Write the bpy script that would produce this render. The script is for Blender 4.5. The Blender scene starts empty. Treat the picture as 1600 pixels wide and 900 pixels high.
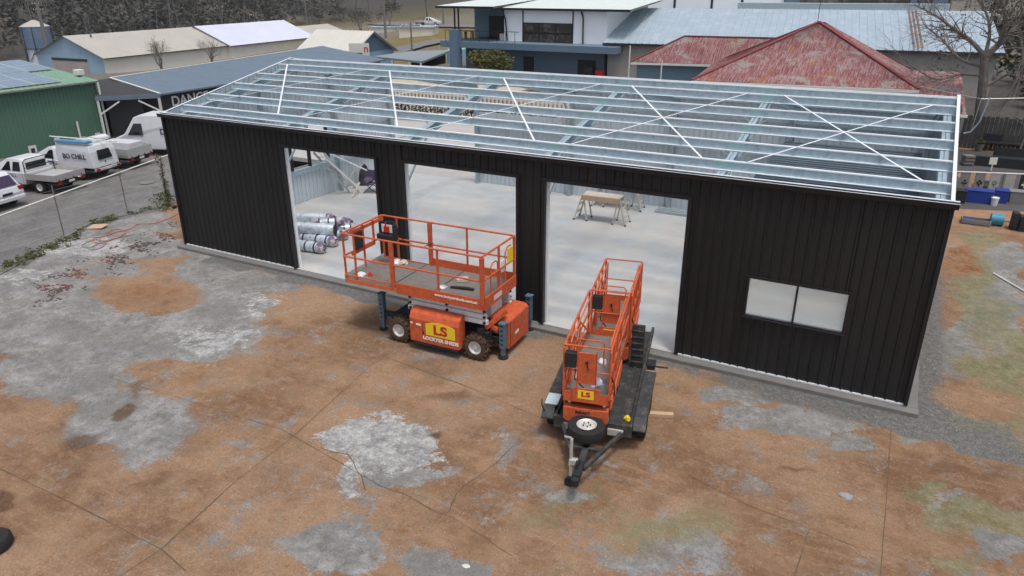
import bpy, math, random
from mathutils import Vector, Matrix, noise
random.seed(7)
S = bpy.context.scene
COL = S.collection
R = math.radians
# ------------------------------------------------------------------ camera
F_PX = 1137.57
CP = Vector((20.913, -15.530, 8.2406)); YAW, PITCH, ROLL = -0.491117, 0.398939, -0.00309
def cam_axes():
    cy, sy, cp, sp = math.cos(YAW), math.sin(YAW), math.cos(PITCH), math.sin(PITCH)
    f = Vector((sy*cp, cy*cp, -sp)); r = Vector((cy, -sy, 0)); u = r.cross(f)
    cr, sr = math.cos(ROLL), math.sin(ROLL)
    return cr*r + sr*u, -sr*r + cr*u, f
AR, AU, AF = cam_axes()
def ray(px, py): return AR*((px-800)/F_PX) + AU*(-(py-450)/F_PX) + AF
def at(px, py, z):
    d = ray(px, py); return CP + d*((z-CP.z)/d.z)
def at_y(px, py, y):
    d = ray(px, py); return CP + d*((y-CP.y)/d.y)
def at_x(px, py, x):
    d = ray(px, py); return CP + d*((x-CP.x)/d.x)
cam = bpy.data.objects.new('camera', bpy.data.cameras.new('camera')); COL.objects.link(cam)
m = Matrix((AR, AU, -AF)).transposed().to_4x4(); m.translation = CP
cam.matrix_world = m
cam.data.sensor_width = 36; cam.data.lens = F_PX/1600*36; cam.data.clip_end = 4000; cam.data.clip_start = .1
S.camera = cam
# ------------------------------------------------------------------ sky and sun (overcast)
SUN_EL, SUN_AZ = 72, 128      # azimuth measured from +Y towards +X
w = bpy.data.worlds.new('World'); S.world = w; w.use_nodes = True
nt = w.node_tree; nt.nodes.clear()
sk = nt.nodes.new('ShaderNodeTexSky'); sk.sky_type = 'NISHITA'; sk.sun_disc = False
sk.sun_elevation = R(SUN_EL); sk.sun_rotation = R(SUN_AZ); sk.dust_density = 4; sk.air_density = 1.0
hs = nt.nodes.new('ShaderNodeHueSaturation'); hs.inputs['Saturation'].default_value = .7
bg = nt.nodes.new('ShaderNodeBackground'); bg.inputs[1].default_value = .135
ow = nt.nodes.new('ShaderNodeOutputWorld')
nt.links.new(sk.outputs[0], hs.inputs['Color']); nt.links.new(hs.outputs[0], bg.inputs[0]); nt.links.new(bg.outputs[0], ow.inputs[0])
sl = bpy.data.lights.new('sun', 'SUN'); sl.energy = 1.5; sl.angle = R(10); sl.color = (1, .96, .9)
so = bpy.data.objects.new('sun', sl); COL.objects.link(so)
sd = Vector((math.sin(R(SUN_AZ))*math.cos(R(SUN_EL)), math.cos(R(SUN_AZ))*math.cos(R(SUN_EL)), math.sin(R(SUN_EL))))
so.rotation_euler = sd.to_track_quat('Z', 'Y').to_euler()
S.view_settings.view_transform = 'Standard'; S.view_settings.look = 'None'
S.view_settings.exposure = 0.36; S.view_settings.gamma = 1; S.view_settings.use_curve_mapping = False
# ------------------------------------------------------------------ materials
MATS = {}
def mat(name, col, rough=.7, metal=0., var=.12, scale=3., bump=0., bscale=40., spec=.3, streak=None, col2=None, c2scale=1.5, c2lo=.5, c2hi=.62, stretch=(1, 1, 1)):
    """noise-varied principled material; col2 = blotches of a second colour"""
    mt = bpy.data.materials.new(name); mt.use_nodes = True
    n, l = mt.node_tree.nodes, mt.node_tree.links
    b = n['Principled BSDF']; b.inputs['Roughness'].default_value = rough; b.inputs['Metallic'].default_value = metal
    b.inputs['Specular IOR Level'].default_value = spec
    tc = n.new('ShaderNodeTexCoord'); mp = n.new('ShaderNodeMapping'); mp.inputs['Scale'].default_value = stretch
    l.new(tc.outputs['Object'], mp.inputs[0])
    nz = n.new('ShaderNodeTexNoise'); nz.inputs['Scale'].default_value = scale; nz.inputs['Detail'].default_value = 6; nz.inputs['Roughness'].default_value = .65
    l.new(mp.outputs[0], nz.inputs['Vector'])
    mr = n.new('ShaderNodeMapRange'); mr.inputs[1].default_value = .25; mr.inputs[2].default_value = .75
    mr.inputs[3].default_value = 1-var; mr.inputs[4].default_value = 1+var
    l.new(nz.outputs['Fac'], mr.inputs[0])
    base = None
    if col2:
        n2 = n.new('ShaderNodeTexNoise'); n2.inputs['Scale'].default_value = c2scale; n2.inputs['Detail'].default_value = 8; n2.inputs['Roughness'].default_value = .7
        l.new(mp.outputs[0], n2.inputs['Vector'])
        m2 = n.new('ShaderNodeMapRange'); m2.inputs[1].default_value = c2lo; m2.inputs[2].default_value = c2hi
        l.new(n2.outputs['Fac'], m2.inputs[0])
        mx2 = n.new('ShaderNodeMix'); mx2.data_type = 'RGBA'
        mx2.inputs[6].default_value = (*col, 1); mx2.inputs[7].default_value = (*col2, 1)
        l.new(m2.outputs[0], mx2.inputs[0]); base = mx2.outputs[2]
    mx = n.new('ShaderNodeVectorMath'); mx.operation = 'SCALE'
    if base: l.new(base, mx.inputs[0])
    else: mx.inputs[0].default_value = col
    l.new(mr.outputs[0], mx.inputs['Scale']); l.new(mx.outputs[0], b.inputs['Base Color'])
    if bump:
        n3 = n.new('ShaderNodeTexNoise'); n3.inputs['Scale'].default_value = bscale; n3.inputs['Detail'].default_value = 4
        l.new(mp.outputs[0], n3.inputs['Vector'])
        bp = n.new('ShaderNodeBump'); bp.inputs['Strength'].default_value = bump; bp.inputs['Distance'].default_value = .02
        l.new(n3.outputs['Fac'], bp.inputs['Height']); l.new(bp.outputs[0], b.inputs['Normal'])
    MATS[name] = mt
    return mt
galv = mat('galvanised', (.42, .52, .58), .36, .4, .18, 9, col2=(.33, .43, .48), c2scale=5)
galvd = mat('galvanised_dull', (.36, .43, .46), .5, .4, .14, 9)
cleatm = mat('cleat_plate', (.33, .50, .50), .45, .4, .1, 9)
strap_and_lit_edge = mat('brace_strap', (.82, .86, .88), .35, .2, .06, 9)  # straps and trims; on purlins it paints in the sky-lit edges
blackc = mat('black_cladding', (.0165, .0163, .016), .48, 0, .22, 1.6, spec=.3, stretch=(1, 1, .12), col2=(.021, .0205, .020), c2scale=.9, c2lo=.4, c2hi=.6)
blackt = mat('black_trim', (.018, .017, .02), .35, 0, .1, 3)
liner = mat('cladding_back', (.56, .62, .66), .5, .25, .1, 2, stretch=(1, 1, .3))
slabm = mat('new_concrete', (.48, .475, .455), .6, 0, .09, 1.5, .1, 30, col2=(.38, .425, .46), c2scale=.45, c2lo=.45, c2hi=.65)  # bluish second colour paints in the cool light reflected onto the floor
footm = mat('footing_concrete', (.175, .17, .16), .85, 0, .15, 2.5, .3, 40)
orange = mat('orange_paint', (.54, .10, .034), .55, 0, .28, 9, col2=(.28, .08, .042), c2scale=14, c2lo=.52, c2hi=.78, spec=.35, bump=.1)
orange2 = mat('faded_orange_paint', (.60, .14, .05), .55, 0, .15, 8, col2=(.30, .12, .06), c2scale=9, c2lo=.6, c2hi=.75)
whitep = mat('white_paint', (.74, .75, .76), .5, 0, .1, 5, col2=(.48, .45, .41), c2scale=7, c2lo=.55, c2hi=.75)
carw = mat('white_car_paint', (.60, .61, .63), .25, 0, .08, 2, spec=.5, col2=(.56, .55, .53), c2scale=1.6, c2lo=.5, c2hi=.8)
bluep = mat('blue_grey_steel', (.11, .18, .25), .5, .2, .15, 8, col2=(.16, .15, .14), c2scale=9, c2lo=.58, c2hi=.75)
darkm = mat('dark_steel', (.028, .029, .031), .6, .2, .25, 8)
trailm = mat('trailer_paint', (.045, .048, .05), .6, .1, .3, 6, col2=(.13, .10, .075), c2scale=6, c2lo=.5, c2hi=.75)
rubber = mat('rubber', (.022, .021, .020), .85, 0, .2, 12, .3, 60)
mudrub = mat('muddy_rubber', (.09, .055, .032), .9, 0, .3, 12, .4, 60, col2=(.03, .025, .02), c2scale=10)
rimm = mat('wheel_rim', (.62, .61, .60), .45, .3, .1, 8)
alu = mat('aluminium', (.60, .60, .58), .4, .5, .1, 8)
deckm = mat('platform_deck', (.19, .17, .155), .75, .2, .2, 5, .3, 50)
yellow = mat('yellow_sign', (.80, .60, .03), .5, 0, .04, 5)
redp = mat('red_lettering', (.50, .02, .02), .5, 0, .04, 5)
whitel = mat('white_lettering', (.80, .78, .74), .5, 0, .03, 5)
darkl = mat('dark_lettering', (.03, .03, .05), .5, 0, .03, 5)
timber = mat('timber', (.48, .34, .22), .8, 0, .18, 3, .2, 30, stretch=(6, 1, 6))
ply = mat('plywood', (.50, .46, .40), .75, 0, .1, 4)
foil = mat('foil_insulation', (.78, .85, .90), .28, .35, .2, 8, .7, 9, col2=(.5, .55, .62), c2scale=6)
foilend = mat('insulation_end', (.52, .48, .46), .8, 0, .4, 12, .6, 14, col2=(.15, .10, .22), c2scale=7, c2lo=.45, c2hi=.55)
tape = mat('dark_strap', (.04, .05, .09), .5, 0, .1, 5)
fabric = mat('purple_grey_fabric', (.10, .08, .14), .9, 0, .2, 9)
glassd = mat('dark_glass', (.012, .018, .02), .08, 0, .1, 2, spec=.7)
greenw = mat('green_sheet', (.082, .165, .118), .6, 0, .1, .6, col2=(.068, .14, .10), c2scale=.6)
greenr = mat('green_roof_sheet', (.18, .30, .22), .6, 0, .1, 1)
solar = mat('solar_panel', (.17, .24, .31), .22, .1, .1, 1, spec=.6)  # base colour lightened to paint in the sky reflection
blueroof = mat('blue_grey_roof', (.125, .17, .215), .6, 0, .07, .8, col2=(.105, .14, .18), c2scale=.8)
brownw = mat('dark_brown_wall', (.042, .040, .038), .8, 0, .1, 2)
creamw = mat('cream_wall', (.66, .63, .56), .85, 0, .07, .3)
creamr = mat('cream_roof', (.40, .38, .34), .8, 0, .08, .2, stretch=(1, 1, 1))
bluegable = mat('pale_blue_wall', (.26, .38, .48), .8, 0, .12, .4)
pinkroof = mat('pale_new_roof', (.62, .64, .74), .45, .2, .06, .2)
siloM = mat('silo_blue', (.10, .18, .26), .6, .1, .15, .6, col2=(.20, .17, .28), c2scale=.35)
silow = mat('silo_pale', (.55, .62, .70), .6, .1, .1, .6, col2=(.55, .48, .58), c2scale=.4)
cafeb = mat('cafe_blue_grey', (.12, .18, .24), .7, 0, .06, .6)
cafew = mat('cafe_white', (.84, .87, .88), .6, 0, .04, .6)
stonew = mat('stone_wall', (.33, .31, .28), .9, 0, .14, 1.5, .3, 10)
tinroof = mat('weathered_tin_roof', (.36, .44, .50), .45, .25, .06, .7, col2=(.44, .50, .55), c2scale=.9)
weather = mat('weatherboard_blue', (.16, .235, .29), .75, 0, .07, 1)
barkm = mat('grey_bark', (.17, .15, .13), .95, 0, .3, 4, .5, 20, col2=(.22, .20, .18), c2scale=3)
barkp = mat('pale_bark', (.12, .11, .10), .95, 0, .3, 2)
woodp = mat('weathered_pole', (.17, .15, .13), .9, 0, .2, 3)
leafd = mat('dark_foliage', (.030, .032, .024), .9, 0, .5, .8, col2=(.055, .052, .035), c2scale=.5)
leaff = mat('forest_foliage', (.050, .052, .042), .95, 0, .6, .12, col2=(.105, .095, .078), c2scale=.04, c2lo=.46, c2hi=.58)
leafg = mat('bush_foliage', (.075, .08, .025), .9, 0, .4, 2, col2=(.17, .14, .04), c2scale=1.2)
weedm = mat('weed_foliage', (.085, .10, .03), .9, 0, .4, 3, col2=(.05, .05, .03), c2scale=3)
blue = mat('blue_plastic', (.02, .045, .24), .5, 0, .1, 3)
teal = mat('teal_plastic', (.06, .24, .36), .5, 0, .15, 3)
redm = mat('red_plastic', (.5, .03, .02), .5, 0, .1, 3)
purp = mat('tail_lamp_red', (.25, .01, .01), .2)
hosem = mat('orange_hose', (.50, .12, .09), .6)
hoseg = mat('grey_hose', (.22, .20, .19), .6)
greyw = mat('grey_panel', (.20, .195, .19), .85, 0, .15, 3)
signm = mat('sign_white', (.62, .62, .58), .6, 0, .05, 3)
def glass_mat():
    mt = bpy.data.materials.new('window_glass'); mt.use_nodes = True
    n, l = mt.node_tree.nodes, mt.node_tree.links; b = n['Principled BSDF']
    b.inputs['Roughness'].default_value = .02; b.inputs['Alpha'].default_value = .3
    nz = n.new('ShaderNodeTexNoise'); nz.inputs['Scale'].default_value = 2
    cr = n.new('ShaderNodeValToRGB'); cr.color_ramp.elements[0].color = (.55, .60, .55, 1); cr.color_ramp.elements[1].color = (.68, .70, .66, 1)
    l.new(nz.outputs['Fac'], cr.inputs[0]); l.new(cr.outputs[0], b.inputs['Base Color'])
    return mt
glass = glass_mat()
def red_roof_mat():
    mt = bpy.data.materials.new('rusty_red_roof'); mt.use_nodes = True
    n, l = mt.node_tree.nodes, mt.node_tree.links; b = n['Principled BSDF']; b.inputs['Roughness'].default_value = .8
    tc = n.new('ShaderNodeTexCoord')
    def nz(scale, stretch, det=8):
        mp = n.new('ShaderNodeMapping'); mp.inputs['Scale'].default_value = stretch; l.new(tc.outputs['Object'], mp.inputs[0])
        q = n.new('ShaderNodeTexNoise'); q.inputs['Scale'].default_value = scale; q.inputs['Detail'].default_value = det; q.inputs['Roughness'].default_value = .7
        l.new(mp.outputs[0], q.inputs['Vector']); return q.outputs['Fac']
    def rng(s, lo, hi):
        q = n.new('ShaderNodeMapRange'); q.inputs[1].default_value = lo; q.inputs[2].default_value = hi; l.new(s, q.inputs[0]); return q.outputs[0]
    def mix(f, a, c):
        q = n.new('ShaderNodeMix'); q.data_type = 'RGBA'
        if isinstance(a, tuple): q.inputs[6].default_value = (*a, 1)
        else: l.new(a, q.inputs[6])
        q.inputs[7].default_value = (*c, 1); l.new(f, q.inputs[0]); return q.outputs[2]
    c = mix(rng(nz(1.2, (1, 1, 1)), .35, .65), (.15, .034, .036), (.22, .08, .08))
    c = mix(rng(nz(1.6, (12, .6, .6)), .49, .57), c, (.30, .20, .195))
    c = mix(rng(nz(.55, (1.2, 1.6, 1), 12), .53, .60), c, (.25, .225, .20))
    c = mix(rng(nz(.8, (1, 1, 1), 12), .585, .63), c, (.27, .10, .035))
    c = mix(rng(nz(3.0, (3, 1, 1), 12), .56, .62), c, (.12, .035, .035))
    l.new(c, b.inputs['Base Color']); return mt
redroof = red_roof_mat()
# ------------------------------------------------------------------ mesh helpers
class MB:
    def __init__(s, T=None): s.v = []; s.f = []; s.mi = []; s.T = T or Matrix.Identity(4); s.m = 0
    def add(s, vs, fs, mi=None):
        o = len(s.v); s.v += [s.T @ Vector(v) for v in vs]
        s.f += [tuple(i+o for i in f) for f in fs]; s.mi += [s.m if mi is None else mi]*len(fs)
        return s
    def box(s, x0, x1, y0, y1, z0, z1, mi=None):
        if x0 > x1: x0, x1 = x1, x0
        if y0 > y1: y0, y1 = y1, y0
        if z0 > z1: z0, z1 = z1, z0
        return s.add([(x0, y0, z0), (x1, y0, z0), (x1, y1, z0), (x0, y1, z0), (x0, y0, z1), (x1, y0, z1), (x1, y1, z1), (x0, y1, z1)],
            [(3, 2, 1, 0), (4, 5, 6, 7), (0, 1, 5, 4), (1, 2, 6, 5), (2, 3, 7, 6), (3, 0, 4, 7)], mi)
    def bar(s, a, b, w=.05, h=None, up=(0, 0, 1), mi=None):
        a, b = Vector(a), Vector(b); h = h or w; d = (b-a).normalized(); up = Vector(up)
        if abs(d.dot(up)) > .98: up = Vector((0, 1, 0))
        x = d.cross(up).normalized()*w/2; y = x.cross(d).normalized()*h/2
        vs = [p+i*x+j*y for p in (a, b) for i, j in ((-1, -1), (1, -1), (1, 1), (-1, 1))]
        return s.add(vs, [(3, 2, 1, 0), (4, 5, 6, 7), (0, 1, 5, 4), (1, 2, 6, 5), (2, 3, 7, 6), (3, 0, 4, 7)], mi)
    def tube(s, pts, r=.03, n=8, mi=None, radii=None, cap=True):
        pts = [Vector(p) for p in pts]; k = len(pts); rings = []; px = None
        for i, p in enumerate(pts):
            d = (pts[min(i+1, k-1)]-pts[max(i-1, 0)]).normalized()
            if px is None:
                u = Vector((0, 0, 1)) if abs(d.z) < .9 else Vector((1, 0, 0)); px = d.cross(u).normalized()
            else: px = (px - d*px.dot(d)).normalized()
            py = d.cross(px); rr = radii[i] if radii else r
            rings.append([p+px*math.cos(2*math.pi*j/n)*rr+py*math.sin(2*math.pi*j/n)*rr for j in range(n)])
        fs = [(i*n+j, i*n+(j+1) % n, (i+1)*n+(j+1) % n, (i+1)*n+j) for i in range(k-1) for j in range(n)]
        if cap: fs += [tuple(reversed(range(n))), tuple((k-1)*n+j for j in range(n))]
        return s.add([v for q in rings for v in q], fs, mi)
    def cyl(s, c, ax, r, h, n=24, mi=None, r2=None):
        c = Vector(c); ax = Vector(ax).normalized()
        return s.tube([c-ax*h/2, c+ax*h/2], r, n, mi, [r, r2 if r2 is not None else r])
    def lathe(s, c, ax, prof, n=24, mi=None):
        c = Vector(c); ax = Vector(ax).normalized(); u = Vector((0, 0, 1)) if abs(ax.z) < .9 else Vector((1, 0, 0))
        px = ax.cross(u).normalized(); py = ax.cross(px); k = len(prof)
        vs = [c+ax*t+(px*math.cos(2*math.pi*j/n)+py*math.sin(2*math.pi*j/n))*r for r, t in prof for j in range(n)]
        return s.add(vs, [(i*n+j, i*n+(j+1) % n, (i+1)*n+(j+1) % n, (i+1)*n+j) for i in range(k-1) for j in range(n)], mi)
    def prism(s, poly, ax, t0, t1, mi=None, poly2=None):
        """poly = 2D points; ax 'y': (x,z) extruded over y; 'x': (y,z); 'z': (x,y)"""
        def P(p, t): return (p[0], t, p[1]) if ax == 'y' else (t, p[0], p[1]) if ax == 'x' else (p[0], p[1], t)
        k = len(poly); q = poly2 or poly
        vs = [P(p, t0) for p in poly]+[P(p, t1) for p in q]
        return s.add(vs, [tuple(range(k)), tuple(reversed(range(k, 2*k)))]+[(i, k+i, k+(i+1) % k, (i+1) % k) for i in range(k)], mi)
    def quad(s, a, b, c, d, mi=None): return s.add([a, b, c, d], [(0, 1, 2, 3)], mi)
    def build(s, name, mats, parent=None, bevel=0, smooth=False, recalc=True):
        me = bpy.data.meshes.new(name); me.from_pydata([tuple(v) for v in s.v], [], s.f)
        for mt in (mats if isinstance(mats, (list, tuple)) else [mats]): me.materials.append(mt)
        if any(s.mi): me.polygons.foreach_set('material_index', s.mi)
        me.validate(); 
        if recalc:
            import bmesh
            bm = bmesh.new(); bm.from_mesh(me); bmesh.ops.recalc_face_normals(bm, faces=bm.faces); bm.to_mesh(me); bm.free()
        if smooth:
            me.polygons.foreach_set('use_smooth', [True]*len(me.polygons)); me.set_sharp_from_angle(angle=R(40))
        o = bpy.data.objects.new(name, me); COL.objects.link(o)
        if parent:
            o.parent = parent
        if bevel:
            b = o.modifiers.new('bevel', 'BEVEL'); b.width = bevel; b.segments = 2; b.limit_method = 'ANGLE'
        return o
def tag(o, label=None, cat=None, group=None, kind=None):
    if label: o['label'] = label
    if cat: o['category'] = cat
    if group: o['group'] = group
    if kind: o['kind'] = kind
    return o
def empty(name, label, cat, loc=(0, 0, 0), rz=0, group=None):
    o = bpy.data.objects.new(name, None); COL.objects.link(o); o.location = loc; o.rotation_euler = (0, 0, rz); o.empty_display_size = .2
    return tag(o, label, cat, group)
def kids(o): return [c for c in COL.objects if c.parent == o]
def copy_tree(o, parent=None):
    c = o.copy(); COL.objects.link(c); c.parent = parent
    for k in kids(o): copy_tree(k, c)
    return c
def TR(loc=(0, 0, 0), rz=0): return Matrix.Translation(loc) @ Matrix.Rotation(rz, 4, 'Z')
def text(body, size, mtl, parent, loc, rot, name='lettering', extrude=.004, align='CENTER', sx=1., bold=.0):
    cu = bpy.data.curves.new(name, 'FONT'); cu.body = body; cu.size = size; cu.extrude = extrude; cu.align_x = align; cu.align_y = 'CENTER'; cu.offset = bold
    t = bpy.data.objects.new('tmp', cu); COL.objects.link(t); bpy.context.view_layer.update()
    me = bpy.data.meshes.new_from_object(t.evaluated_get(bpy.context.evaluated_depsgraph_get())); bpy.data.objects.remove(t)
    me.name = name; me.materials.clear(); me.materials.append(mtl)
    o = bpy.data.objects.new(name, me); COL.objects.link(o); o.parent = parent; o.location = loc; o.rotation_euler = rot; o.scale = (sx, 1, 1)
    return o
def ribs(n0, n1, pitch, depth, flat=.74):
    """trapezoid rib profile: list of (t, offset) from n0 to n1"""
    out = []; t = n0; 
    while t < n1-1e-6:
        e = min(t+pitch, n1); k = (e-t)
        out += [(t, 0), (t+k*flat, 0), (t+k*(flat+.06), depth), (t+k*.94, depth)]
        t = e
    out.append((n1, 0)); return out
def sheet(mb, axis, pos, t0, t1, z0, z1, pitch=.22, depth=.029, out=-1, mo=0, mi_in=1):
    """ribbed wall sheet; axis 'x' runs along x at y=pos, axis 'y' runs along y at x=pos. z0, z1 may be functions of t"""
    zf0 = z0 if callable(z0) else (lambda t: z0); zf1 = z1 if callable(z1) else (lambda t: z1)
    pr = ribs(t0, t1, pitch, depth)
    for side, sh, mi in ((0, 0, mo), (1, -.006, mi_in)):
        vs = []
        for t, d in pr:
            p = pos+out*(d+sh)
            for z in (zf0(t), zf1(t)): vs.append((t, p, z) if axis == 'x' else (p, t, z))
        mb.add(vs, [(2*i, 2*i+2, 2*i+3, 2*i+1) for i in range(len(pr)-1)], mi)
# ------------------------------------------------------------------ terrain
def sm(a, b, x):
    t = max(0, min(1, (x-a)/(b-a))); return t*t*(3-2*t)
def edge_x(y):
    pts = [(-40, 15.8), (-4.52, -2.98), (.05, -5.4), (2.7, -4.95), (12, -4.6), (60, -4.6)]
    for (y0, x0), (y1, x1) in zip(pts, pts[1:]):
        if y <= y1: return x0+(x1-x0)*(y-y0)/(y1-y0)
    return -4.6
def terr(x, y):
    ex = edge_x(y); ex = ex*(1-sm(25, 42, y)) + (-26)*sm(25, 42, y)
    z = -.25 + (-1.55)*sm(.15, 1.9, ex-x)
    dx, dy = x, y-20; r = math.hypot(dx, dy); az = math.degrees(math.atan2(-dx, dy))
    w = sm(30, 62, az)
    if az < -140: w = 0
    z -= max(0, r-52)*(.016+.063*w)*sm(-30, 20, az)
    R0 = 330-118*sm(40, 58, az) if az > 15 else 330-120*(1-sm(-5, 15, az))
    z += max(0, r-R0)*.24
    if r > 900: z = min(z, 150)
    return z + (noise.noise(Vector((x*.02, y*.02, 0)))*1.2*sm(60, 150, r))
def hit(px, py, dz=0):
    d = ray(px, py); t = 20.
    while t < 1500:
        p = CP+d*t
        if p.z < terr(p.x, p.y)+dz: return p
        t += .5 if t < 150 else 2
    return CP+d*t
def axis(lo, hi, fine0, fine1, step, grow):
    a = [fine0]
    while a[-1] < fine1: a.append(a[-1]+step)
    s = step
    while a[-1] < hi: s *= grow; a.append(a[-1]+s)
    b = [fine0]; s = step
    while b[-1] > lo: s *= grow; b.append(b[-1]-s)
    return list(reversed(b[1:]))+a
xs = axis(-1300, 1300, -32, 30, .9, 1.09); ys = axis(-300, 1500, -12, 32, .9, 1.09)
def ground_mat():
    mt = bpy.data.materials.new('ground_mix'); mt.use_nodes = True
    n, l = mt.node_tree.nodes, mt.node_tree.links; b = n['Principled BSDF']; b.inputs['Roughness'].default_value = .95; b.inputs['Specular IOR Level'].default_value = .15
    at_ = n.new('ShaderNodeAttribute'); at_.attribute_name = 'tint'; 
    tc = n.new('ShaderNodeTexCoord')
    def nz(sc, det=8, ro=.7):
        q = n.new('ShaderNodeTexNoise'); q.inputs['Scale'].default_value = sc; q.inputs['Detail'].default_value = det; q.inputs['Roughness'].default_value = ro
        l.new(tc.outputs['Object'], q.inputs['Vector']); return q.outputs['Fac']
    mr = n.new('ShaderNodeMapRange'); mr.inputs[1].default_value = .3; mr.inputs[2].default_value = .7; mr.inputs[3].default_value = .6; mr.inputs[4].default_value = 1.4
    l.new(nz(.7, 12, .8), mr.inputs[0])
    mr2 = n.new('ShaderNodeMapRange'); mr2.inputs[1].default_value = .3; mr2.inputs[2].default_value = .7; mr2.inputs[3].default_value = .65; mr2.inputs[4].default_value = 1.35
    l.new(nz(8, 10, .85), mr2.inputs[0])
    mu = n.new('ShaderNodeMath'); mu.operation = 'MULTIPLY'; l.new(mr.outputs[0], mu.inputs[0]); l.new(mr2.outputs[0], mu.inputs[1])
    sc = n.new('ShaderNodeVectorMath'); sc.operation = 'SCALE'; l.new(at_.outputs['Color'], sc.inputs[0]); l.new(mu.outputs[0], sc.inputs['Scale'])
    l.new(sc.outputs[0], b.inputs['Base Color'])
    bp = n.new('ShaderNodeBump'); bp.inputs['Strength'].default_value = .4; bp.inputs['Distance'].default_value = .03; l.new(nz(14), bp.inputs['Height']); l.new(bp.outputs[0], b.inputs['Normal'])
    return mt
GRASS = [(h.x, h.y, r_) for h, r_ in ((hit(625, 72), 9), (hit(655, 68), 10), (hit(680, 58), 16), (hit(640, 60), 14), (hit(690, 50), 18), (hit(620, 62), 12), (hit(670, 66), 14), (hit(640, 16), 38), (hit(665, 12), 30))]
def tint_at(x, y):
    r = math.hypot(x, y-20); az = math.degrees(math.atan2(-x, y-20))
    nn = noise.noise(Vector((x*.05, y*.05, 3)))
    asphalt = (.15, .145, .14); grass = (.17, .13, .045); dirt = (.16, .15, .125); scrub = (.06, .057, .05)
    if x < edge_x(y) and r < 42: return asphalt
    if r < 60: return (.075, .07, .065) if x > 22.5 else (.14, .135, .13) 
    g = sm(-.1, .25, nn)
    for gx, gy, gr in GRASS:
        g = max(g, 1-sm(gr*.6, gr, math.hypot(x-gx, y-gy)))
    c = tuple(dirt[i]*(1-g)+grass[i]*g for i in range(3))
    if az > 50: c = tuple(dirt[i]*.9 for i in range(3))
    f = sm(190, 240, r) if az > 50 else sm(300, 360, r)*(1-.85*sm(.2, .5, noise.noise(Vector((x*.012, y*.012, 9)))))
    return tuple(c[i]*(1-f)+scrub[i]*f for i in range(3))
gm = MB(); gm.v = [Vector((x, y, terr(x, y))) for y in ys for x in xs]
nx = len(xs); gm.f = [(j*nx+i, j*nx+i+1, (j+1)*nx+i+1, (j+1)*nx+i) for j in range(len(ys)-1) for i in range(nx-1)]; gm.mi = [0]*len(gm.f)
go = gm.build('ground', ground_mat(), smooth=True, recalc=False); tag(go, kind='structure')
ca = go.data.color_attributes.new('tint', 'FLOAT_COLOR', 'POINT')
ca.data.foreach_set('color', [c for v in gm.v for c in (*tint_at(v.x, v.y), 1)])
G = -.12
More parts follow.
